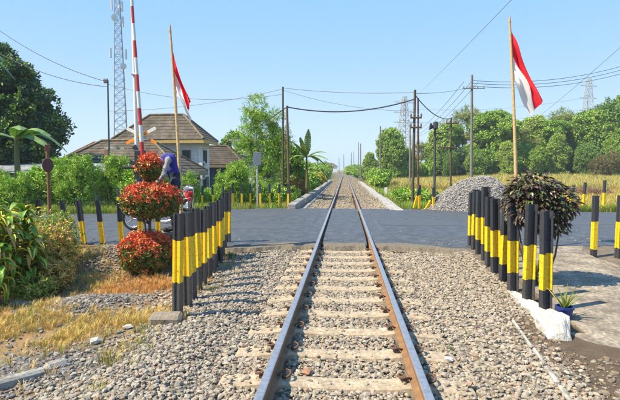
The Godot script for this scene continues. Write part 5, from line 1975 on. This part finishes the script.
# ------------------------------------------------------------------ planting
func planting() -> void:
	var deep := [Color(0.06, 0.11, 0.055), Color(0.08, 0.15, 0.05), Color(0.05, 0.09, 0.06), Color(0.18, 0.28, 0.05)]
	var mid := [Color(0.16, 0.30, 0.05), Color(0.21, 0.36, 0.055), Color(0.12, 0.23, 0.04), Color(0.28, 0.40, 0.07)]
	var bright := [Color(0.27, 0.47, 0.05), Color(0.34, 0.52, 0.07), Color(0.19, 0.36, 0.045), Color(0.42, 0.54, 0.10)]
	var broad := clump("broad", 9, 0.75, 0.42, 0.35, 11)
	var fine := clump("feathery", 14, 0.5, 0.16, 0.45, 21)
	var small := clump("small", 7, 0.8, 0.34, 0.25, 5, 0.3)
	# big dark tree at the left border
	tree("shade_tree", "big dark leafy tree at the left border behind hedge", Vector3(-21.0, -0.4, -28), 9.0, [[Vector3(-1.2, 8.4, 0), Vector3(1.9, 1.5, 1.8)], [Vector3(0.6, 7.4, 0.5), Vector3(1.5, 1.3, 1.5)], [Vector3(-3.2, 7.2, 0), Vector3(2.0, 1.7, 1.8)], [Vector3(1.9, 5.9, 0.5), Vector3(1.5, 1.2, 1.4)], [Vector3(-0.6, 5.9, 0.8), Vector3(1.9, 1.5, 1.6)], [Vector3(2.9, 4.5, 0.3), Vector3(1.25, 1.1, 1.2)], [Vector3(0.9, 4.3, 1.0), Vector3(1.7, 1.3, 1.5)], [Vector3(-2.0, 4.3, 1.2), Vector3(1.9, 1.5, 1.6)], [Vector3(2.2, 3.2, 0.6), Vector3(1.3, 0.9, 1.2)], [Vector3(0, 2.6, 1.0), Vector3(2.2, 1.0, 1.3)]], 11000, 0.3, deep, {"leaf": broad, "trunk": 0.35, "fork": 0.25, "thin": 0.3, "shell": 0.7})
	# airy tree past the road, left of the track
	tree("airy_tree", "airy light green tree with upright branches before the wooden pole", Vector3(-4.35, -0.45, -25.5), 6.0, [[Vector3(-0.5, 4.9, 0), Vector3(0.8, 1.2, 0.8)], [Vector3(0.5, 4.3, 0.2), Vector3(0.8, 1.1, 0.7)], [Vector3(-0.9, 3.4, 0), Vector3(0.9, 1.1, 0.8)], [Vector3(0.3, 2.9, 0), Vector3(1.1, 1.1, 0.8)], [Vector3(-0.2, 1.8, 0), Vector3(1.4, 0.9, 0.9)], [Vector3(0.9, 3.3, 0), Vector3(0.7, 0.9, 0.7)]], 3600, 0.2, bright, {"leaf": fine, "trunk": 0.07, "fork": 0.15, "thin": 0.34, "shell": 0.9, "twigs": 5})
	tree("garden_tree", "rounded green tree between the airy tree and banana plant", Vector3(-3.5, -0.45, -29.5), 3.8, [[Vector3(0, 2.4, 0), Vector3(0.9, 1.0, 0.9)], [Vector3(-0.5, 3.2, 0), Vector3(0.7, 0.7, 0.7)], [Vector3(0.3, 1.4, 0), Vector3(0.9, 0.7, 0.9)]], 1500, 0.26, mid, {"leaf": broad, "trunk": 0.08, "thin": 0.26})
	tree("small_roof_tree", "small round tree poking up behind the house roof", Vector3(-14.6, -1, -62), 7.5, [[Vector3(0, 6.0, 0), Vector3(1.8, 1.5, 1.6)], [Vector3(-1.0, 5.0, 0), Vector3(1.5, 1.2, 1.4)]], 900, 0.45, mid, {"trunk": 0.12})
	# bananas
	banana("banana plant with torn leaves past the road left of track", Vector3(-2.3, -0.4, -28.0), 2.75, [[2.9, 0.6, 1.6, 1.3], [0.2, 0.75, 1.7, 0.9], [0.5, 0.45, 1.7, 0.9], [2.4, 0.95, 1.7, 0.5], [2.2, 1.2, 1.6, 0.3], [1.2, 1.35, 1.9, 0.2], [3.7, 0.5, 1.3, 1.2], [5.3, 0.6, 1.4, 1.0], [-0.3, 0.5, 1.4, 1.2], [1.9, 0.9, 1.5, 0.6]], 0.8, "banana plants", Color(0.17, 0.25, 0.06))
	banana("banana plant with arching leaves below the dark tree, left border", Vector3(-13.9, -0.8, -19.0), 3.7, [[0.1, 0.8, 2.4, 1.6], [0.35, 0.5, 2.2, 1.4], [-0.3, 0.7, 2.6, 2.2], [0.8, 0.9, 2.2, 1.4], [2.6, 0.7, 2.0, 1.5], [4.2, 0.8, 2.0, 1.3]], 1.2, "banana plants", Color(0.16, 0.27, 0.09))
	banana("tall banana plant lifting a leaf over the dark tree", Vector3(-19.6, -0.9, -23.5), 8.6, [[0.15, 0.55, 2.6, 1.9], [0.7, 0.7, 2.2, 1.6], [2.8, 0.8, 2.4, 1.5], [-0.4, 0.4, 2.3, 2.2], [1.6, 0.9, 2.0, 1.0]], 1.3, "banana plants", Color(0.10, 0.20, 0.08))
	# hedge plants across the road: [x, d, width, height, tones]
	var hedge := [[-15.0, 18.6, 1.3, 1.5, 1], [-13.4, 18.0, 1.2, 1.4, 1], [-12.0, 18.6, 1.1, 1.9, 1], [-10.7, 18.0, 0.9, 2.1, 1], [-9.6, 18.9, 0.8, 2.2, 1], [-8.7, 18.6, 0.7, 1.5, 1], [-7.9, 19.6, 0.8, 1.3, 0], [-6.9, 20.2, 0.6, 1.45, 1], [-5.9, 20.6, 0.6, 0.8, 1], [-5.1, 20.9, 0.8, 1.9, 1], [-4.2, 21.2, 0.8, 1.2, 1], [-3.3, 21.3, 0.7, 1.0, 1], [-2.75, 23.5, 0.5, 0.9, 1], [-7.2, 23.5, 0.9, 1.0, 1], [-9.6, 21.5, 1.0, 2.2, 1]]
	for i in hedge.size():
		var q: Array = hedge[i]
		var h: float = q[3]
		var w: float = q[2]
		bush("hedge_shrub", "bright green hedge shrub across the road, %s along the hedge" % ORD[i], Vector3(q[0], land(q[0], q[1]), -q[1]), [[Vector3(0, h * 0.55, 0), Vector3(w, h * 0.5, w * 0.7)], [Vector3(w * 0.4, h * 0.8, 0.1), Vector3(w * 0.5, h * 0.35, w * 0.5)], [Vector3(-w * 0.45, h * 0.6, 0), Vector3(w * 0.5, h * 0.4, w * 0.5)]], int(900 * w * h), 0.17, bright if q[4] == 1 else mid, {"leaf": [fine, fine, broad][i % 3], "group": "hedge across the road", "thin": 0.42, "shell": 0.95})
	bush("brown_bush", "dry reddish brown bush beside the drain wall", Vector3(-2.75, -0.45, -27), [[Vector3(0, 0.9, 0), Vector3(0.45, 0.7, 0.5)], [Vector3(0.2, 0.5, 0), Vector3(0.5, 0.5, 0.5)]], 500, 0.17, [Color(0.36, 0.15, 0.06), Color(0.28, 0.16, 0.06), Color(0.2, 0.2, 0.06)], {"leaf": fine})
	bush("yellow_bush", "yellow green bush at the far end of the drain wall", Vector3(-3.0, -0.45, -52), [[Vector3(0, 0.8, 0), Vector3(1.0, 0.9, 0.9)]], 420, 0.24, [Color(0.45, 0.42, 0.05), Color(0.28, 0.33, 0.05)], {"leaf": broad})
	# shrubs along the track past the road, both sides
	var side := [[-3.1, 36.0, 0.9, 1.7], [-3.2, 42.0, 0.9, 1.4], [-4.6, 46.0, 1.5, 2.6], [-4.2, 66.0, 1.8, 2.2], [-5.0, 85.0, 2.5, 2.8], [-6.5, 110.0, 3.0, 3.2], [3.6, 50.0, 1.0, 1.5], [4.4, 58.0, 1.2, 1.9], [4.6, 70.0, 1.4, 2.2], [4.4, 90.0, 1.8, 2.6], [4.0, 120.0, 2.4, 3.0], [3.1, 24.5, 0.5, 0.7], [4.0, 27.0, 0.8, 0.9], [5.2, 26.0, 0.8, 0.8], [3.4, 30.0, 0.6, 0.8], [-7.5, 140.0, 4.0, 4.2], [3.0, 160.0, 3.0, 3.5]]
	for i in side.size():
		var q: Array = side[i]
		bush("trackside_bush", "green bush beside the receding track, %s in distance on its bank" % ORD[i], Vector3(q[0] + track_x(q[1]), land(q[0], q[1]), -q[1]), [[Vector3(0, q[3] * 0.5, 0), Vector3(q[2], q[3] * 0.5, q[2])], [Vector3(q[2] * 0.4, q[3] * 0.75, 0), Vector3(q[2] * 0.6, q[3] * 0.35, q[2] * 0.6)]], int(420 * minf(q[2] * q[3], 3.0)), 0.16 + 0.0022 * q[1], bright if i % 2 == 0 else mid, {"leaf": broad, "group": "bushes along the far track", "thin": 0.2, "shell": 0.8})
	# weeds near the leaning posts
	var weeds := [[-5.05, 7.75, 0.45, 1.05, "tall green and yellow weed before the tilted posts"], [-4.75, 7.25, 0.42, 0.95, "dusty green weed right of the striped plant"], [-5.3, 8.1, 0.5, 1.05, "leafy weed below the rusty round sign"], [-4.42, 6.75, 0.3, 0.5, "low brownish weed at the foot of the gravel heap"], [-4.9, 6.9, 0.38, 0.85, "straggly drying weed behind the striped plant"], [-5.7, 7.6, 0.5, 1.0, "dense weed at the left border behind the striped plant"], [-4.4, 6.3, 0.26, 0.35, "yellowed low weed before the gravel heap"]]
	for i in weeds.size():
		var q: Array = weeds[i]
		var tones := [Color(0.20, 0.30, 0.05), Color(0.32, 0.36, 0.07), Color(0.55, 0.43, 0.14), Color(0.26, 0.36, 0.06)] if i % 2 == 0 else [Color(0.24, 0.32, 0.07), Color(0.58, 0.43, 0.14), Color(0.62, 0.45, 0.16), Color(0.52, 0.30, 0.10)]
		bush("weed", q[4], Vector3(q[0], land(q[0], q[1]), -q[1]), [[Vector3(0, q[3] * 0.5, 0), Vector3(q[2], q[3] * 0.5, q[2])], [Vector3(q[2] * 0.4, q[3] * 0.7, 0), Vector3(q[2] * 0.5, q[3] * 0.35, q[2] * 0.5)], [Vector3(-q[2] * 0.4, q[3] * 0.6, 0.05), Vector3(q[2] * 0.5, q[3] * 0.45, q[2] * 0.5)]], int(2000 * q[2]), 0.06, tones, {"leaf": small, "category": "weed", "group": "weeds on the left verge", "stems": 9, "stem": 0.007, "thin": 0.4, "shell": 1.0})
	# trees beyond the field, each copied from one of three kinds
	var kinds := []
	kinds.append(tree("field_tree", "x", Vector3.ZERO, 10, [[Vector3(0, 7.0, 0), Vector3(3.0, 2.6, 2.8)], [Vector3(-1.8, 5.2, 0), Vector3(2.2, 2.2, 2.2)], [Vector3(2.0, 5.5, 0.4), Vector3(2.2, 2.2, 2.2)], [Vector3(0.3, 3.6, 0.5), Vector3(2.8, 1.8, 2.4)], [Vector3(-0.4, 1.3, 0.3), Vector3(3.0, 1.4, 2.0)], [Vector3(0.4, 8.7, 0), Vector3(1.7, 1.3, 1.6)]], 4600, 0.42, [Color(0.23, 0.37, 0.055), Color(0.30, 0.44, 0.07), Color(0.17, 0.29, 0.05)], {"trunk": 0.22, "thin": 0.32}))
	kinds.append(tree("field_tree", "x", Vector3.ZERO, 10, [[Vector3(0, 8.2, 0), Vector3(1.7, 1.8, 1.6)], [Vector3(-1.1, 6.6, 0.2), Vector3(1.6, 1.6, 1.6)], [Vector3(1.2, 6.0, 0), Vector3(1.7, 1.8, 1.6)], [Vector3(0, 4.2, 0.4), Vector3(2.0, 1.7, 1.8)], [Vector3(-0.6, 2.6, 0.3), Vector3(1.8, 1.3, 1.6)], [Vector3(0.3, 1.0, 0.3), Vector3(2.0, 1.2, 1.6)]], 3600, 0.38, [Color(0.33, 0.46, 0.08), Color(0.27, 0.40, 0.07), Color(0.40, 0.48, 0.12)], {"trunk": 0.18, "thin": 0.37}))
	kinds.append(tree("field_tree", "x", Vector3.ZERO, 10, [[Vector3(0, 6.4, 0), Vector3(3.6, 3.2, 3.2)], [Vector3(-2.6, 4.6, 0.2), Vector3(2.2, 2.4, 2.2)], [Vector3(2.4, 4.2, 0.6), Vector3(2.4, 2.4, 2.2)], [Vector3(0.5, 2.4, 1.2), Vector3(3.0, 1.8, 2.2)], [Vector3(-0.5, 1.0, 0.6), Vector3(3.2, 1.2, 2.0)]], 4600, 0.4, [Color(0.15, 0.27, 0.055), Color(0.20, 0.33, 0.06), Color(0.12, 0.22, 0.05)], {"trunk": 0.24, "thin": 0.3}))
	kinds.append(tree("field_tree", "x", Vector3.ZERO, 10, [[Vector3(0.2, 8.4, 0), Vector3(1.5, 1.5, 1.5)], [Vector3(-1.6, 6.9, 0), Vector3(1.4, 1.1, 1.3)], [Vector3(1.7, 6.4, 0.3), Vector3(1.6, 1.2, 1.4)], [Vector3(-0.3, 5.4, 0.4), Vector3(1.8, 1.0, 1.5)], [Vector3(-1.9, 3.9, 0.2), Vector3(1.2, 0.9, 1.2)], [Vector3(1.5, 3.7, 0.4), Vector3(1.3, 0.9, 1.2)]], 2600, 0.34, [Color(0.30, 0.36, 0.09), Color(0.24, 0.32, 0.07), Color(0.36, 0.38, 0.13)], {"trunk": 0.2, "thin": 0.42, "leaf": fine, "shell": 0.8, "twigs": 4}))
	kinds.append(tree("field_tree", "x", Vector3.ZERO, 10, [[Vector3(0, 8.6, 0), Vector3(2.6, 1.1, 2.2)], [Vector3(-2.3, 7.2, 0), Vector3(2.0, 1.0, 1.8)], [Vector3(2.2, 7.6, 0.2), Vector3(2.0, 0.9, 1.8)], [Vector3(0.4, 6.2, 0.5), Vector3(2.6, 1.0, 2.0)], [Vector3(-1.2, 4.6, 0.5), Vector3(2.2, 1.0, 1.6)], [Vector3(1.2, 3.0, 0.4), Vector3(2.2, 1.2, 1.6)]], 3800, 0.38, [Color(0.24, 0.40, 0.055), Color(0.32, 0.47, 0.07), Color(0.19, 0.32, 0.05)], {"trunk": 0.26, "thin": 0.36, "shell": 0.8, "twigs": 3}))
	# [x, distance, height, kind, broaden]
	var line := [[4.3, 82, 5.2, 1, 0.8], [8.0, 84, 9.6, 0, 0.8], [11.5, 88, 6.2, 2, 0.7], [14.0, 92, 7.6, 3, 0.9], [17.3, 90, 9.6, 1, 1.0], [20.3, 92, 10.6, 4, 0.9], [24.2, 98, 14.2, 3, 1.2], [26.6, 88, 12.2, 4, 1.0], [31.0, 100, 12.6, 2, 1.1], [31.5, 88, 9.6, 3, 1.0], [35.5, 92, 11.4, 1, 1.1], [38.5, 90, 10.6, 4, 1.0], [42.0, 96, 13.2, 3, 1.1], [44.0, 88, 12.0, 0, 1.0], [47.5, 94, 12.2, 4, 1.1], [49.5, 88, 14.4, 2, 1.0], [54.0, 92, 15.8, 1, 1.3], [57.0, 95, 15.6, 4, 1.2], [60.5, 90, 15.0, 3, 1.3], [64.0, 95, 15.6, 0, 1.2], [18.0, 82, 5.4, 2, 0.7], [22.0, 82, 5.0, 0, 0.8], [27.5, 83, 6.4, 1, 0.9], [33.0, 83, 5.6, 0, 0.9], [36.5, 84, 7.6, 1, 0.9], [40.5, 82, 6.0, 2, 0.8], [45.0, 82, 7.4, 0, 0.9], [50.0, 82, 6.6, 3, 1.3], [53.5, 82, 7.8, 2, 0.9], [58.0, 83, 8.0, 0, 0.9]]
	var taken := {}
	for i in line.size():
		var q: Array = line[i]
		var src: Node3D = kinds[q[3]]
		var o: Node3D = src
		var label := "%s green tree of the far tree line, %s %s" % [["broad", "loose pale", "dense dark", "airy olive", "flat topped"][q[3]], ORD[i if i < 20 else i - 20], "from the track" if i < 20 else "in the front rank"]
		if taken.has(q[3]):
			o = copy_of(src, label)
		taken[q[3]] = true
		tag(o, label, "tree", "trees beyond the crop field")
		o.position = Vector3(q[0], land(q[0], q[1]) - 0.2, -q[1])
		var s: float = q[2] / 9.8
		o.scale = Vector3(s * q[4] * 1.15, s, s * q[4])
		o.rotation.y = i * 2.1
	var under := [[14.5, 86, 3.4], [17.0, 88, 4.4], [19.5, 86, 5.2], [22.5, 90, 6.0], [25.0, 86, 5.0], [28.0, 92, 6.5], [31.0, 86, 5.4], [34.0, 92, 6.4], [37.5, 95, 7.0], [41.0, 92, 7.4], [44.5, 95, 7.0], [48.0, 90, 6.4], [52.0, 95, 8.0], [56.0, 90, 7.0], [60.0, 95, 8.0], [11.0, 84, 3.6]]
	for i in under.size():
		var q: Array = under[i]
		var h: float = q[2]
		bush("thicket_shrub", "tall leafy shrub under the far trees, %s counting from the track" % ORD[i], Vector3(q[0], land(q[0], q[1]) - 0.2, -q[1]), [[Vector3(0, h * 0.5, 0), Vector3(2.3, h * 0.5, 1.6)], [Vector3(1.1, h * 0.75, 0), Vector3(1.4, h * 0.35, 1.2)], [Vector3(-1.3, h * 0.6, 0.2), Vector3(1.4, h * 0.4, 1.2)]], int(330 * h), 0.4, bright if i % 3 == 0 else (mid if i % 3 == 1 else deep), {"leaf": broad, "group": "shrubs under the far trees", "thin": 0.3, "shell": 0.7, "stem": 0.06})
	bush("brown_thicket", "brown dry thicket before the far trees right of the flag", Vector3(42.0, 0.4, -78), [[Vector3(0, 2.2, 0), Vector3(2.2, 1.9, 1.6)], [Vector3(-1.8, 1.4, 0), Vector3(1.8, 1.4, 1.4)]], 800, 0.42, [Color(0.24, 0.17, 0.08), Color(0.18, 0.15, 0.06), Color(0.14, 0.15, 0.05)], {"leaf": fine})
	bush("dead_brush", "pinkish dead brush lying in the field across the road", Vector3(17.5, -0.4, -36), [[Vector3(0, 0.35, 0), Vector3(1.2, 0.35, 0.5)], [Vector3(1.4, 0.25, 0), Vector3(0.9, 0.3, 0.5)]], 500, 0.2, [Color(0.40, 0.24, 0.18), Color(0.34, 0.22, 0.15)], {"leaf": fine})


func world() -> void:
	var cam := Camera3D.new()
	cam.name = "camera"
	cam.fov = rad_to_deg(2.0 * atan(200.0 / 469.0))
	cam.near = 0.05
	cam.far = 4000.0
	cam.position = Vector3(0, 1.51, 0)
	cam.rotation = Vector3(-atan(30.0 / 469.0), atan(35.0 / 469.0), 0)
	add_child(cam)
	var sky := ProceduralSkyMaterial.new()
	sky.sky_top_color = Color(0.115, 0.262, 0.485).linear_to_srgb()
	sky.sky_horizon_color = Color(0.40, 0.48, 0.525).linear_to_srgb()
	sky.sky_curve = 0.115
	sky.ground_horizon_color = Color(0.40, 0.48, 0.525).linear_to_srgb()
	sky.ground_bottom_color = Color(0.25, 0.22, 0.17).linear_to_srgb()
	sky.sun_angle_max = 20.0
	var env := Environment.new()
	env.background_mode = Environment.BG_SKY
	env.sky = Sky.new()
	env.sky.sky_material = sky
	env.background_energy_multiplier = 1.0
	env.tonemap_mode = Environment.TONE_MAPPER_LINEAR
	env.tonemap_exposure = 2.25
	env.sdfgi_enabled = true
	env.ssao_enabled = true
	env.ssil_enabled = true
	env.fog_enabled = true
	env.fog_density = 0.0006
	env.fog_light_color = Color(0.80, 0.88, 0.94)
	var we := WorldEnvironment.new()
	we.environment = env
	add_child(we)
	var sun := DirectionalLight3D.new()
	sun.name = "sun"
	sun.light_color = Color(1.0, 0.93, 0.80)
	sun.light_energy = 1.45
	sun.light_angular_distance = 0.5
	sun.shadow_enabled = true
	add_child(sun)
	sun.look_at_from_position(Vector3(-0.80, 1.1, 0.36) * 50.0, Vector3.ZERO)


func _ready() -> void:
	rng.seed = 20240
	nz.seed = 7
	nz.frequency = 0.03
	nz.fractal_octaves = 4
	nb.seed = 21
	nb.frequency = 0.02
	nb.fractal_octaves = 3
	world()
	materials()
	ground()
	road()
	road_wear()
	ballast()
	track()
	apron()
	kerbs()
	house()
	far_house("distant house with a red roof left of the vanishing track", Vector3(-22, 0, -260), 12, 3.5, Color(0.45, 0.12, 0.08))
	far_house("distant house with a red roof right of the vanishing track", Vector3(19, 0, -230), 12, 3.5, Color(0.45, 0.14, 0.10))
	far_house("distant pale house at the very end of the track", Vector3(-12, 0, -330), 14, 4.0, Color(0.35, 0.22, 0.18))
	towers()
	gravel_pile()
	spoil()
	posts()
	barrier()
	flag_pole("bamboo flagpole behind the topiary shrub on the left", "red and white flag drooping from the pole behind topiary", Vector3(-3.2, -0.15, -9.0), Vector3(-3.37, 4.15, -9), 3.95, 0.75, Vector3(0.34, -0.98, 0.12), Vector3(0.30, -1.36, -0.1), 0.4)
	flag_pole("bamboo flagpole rising behind the purple bush on the right", "red and white flag drooping from the pole behind purple bush", Vector3(3.4, -0.1, -9.5), Vector3(3.15, 4.33, -9.5), 4.28, 0.88, Vector3(0.55, -1.33, 0.15), Vector3(0.46, -1.66, -0.12), 1.7)
	poles()
	signs()
	topiary()
	purple_bush()
	variegated_plant()
	potted_aloe()
	planting()
	grasses()
	motorcycle("dark motorcycle waiting on the road behind the topiary", Vector3(-4.7, -0.01, -11.4), 0.0, M.bike_dark, M.chrome)
	motorcycle("red and white scooter standing on the road before the house", Vector3(-5.15, -0.01, -15.2), -1.2, M.bike_red, M.white_paint)
	person()
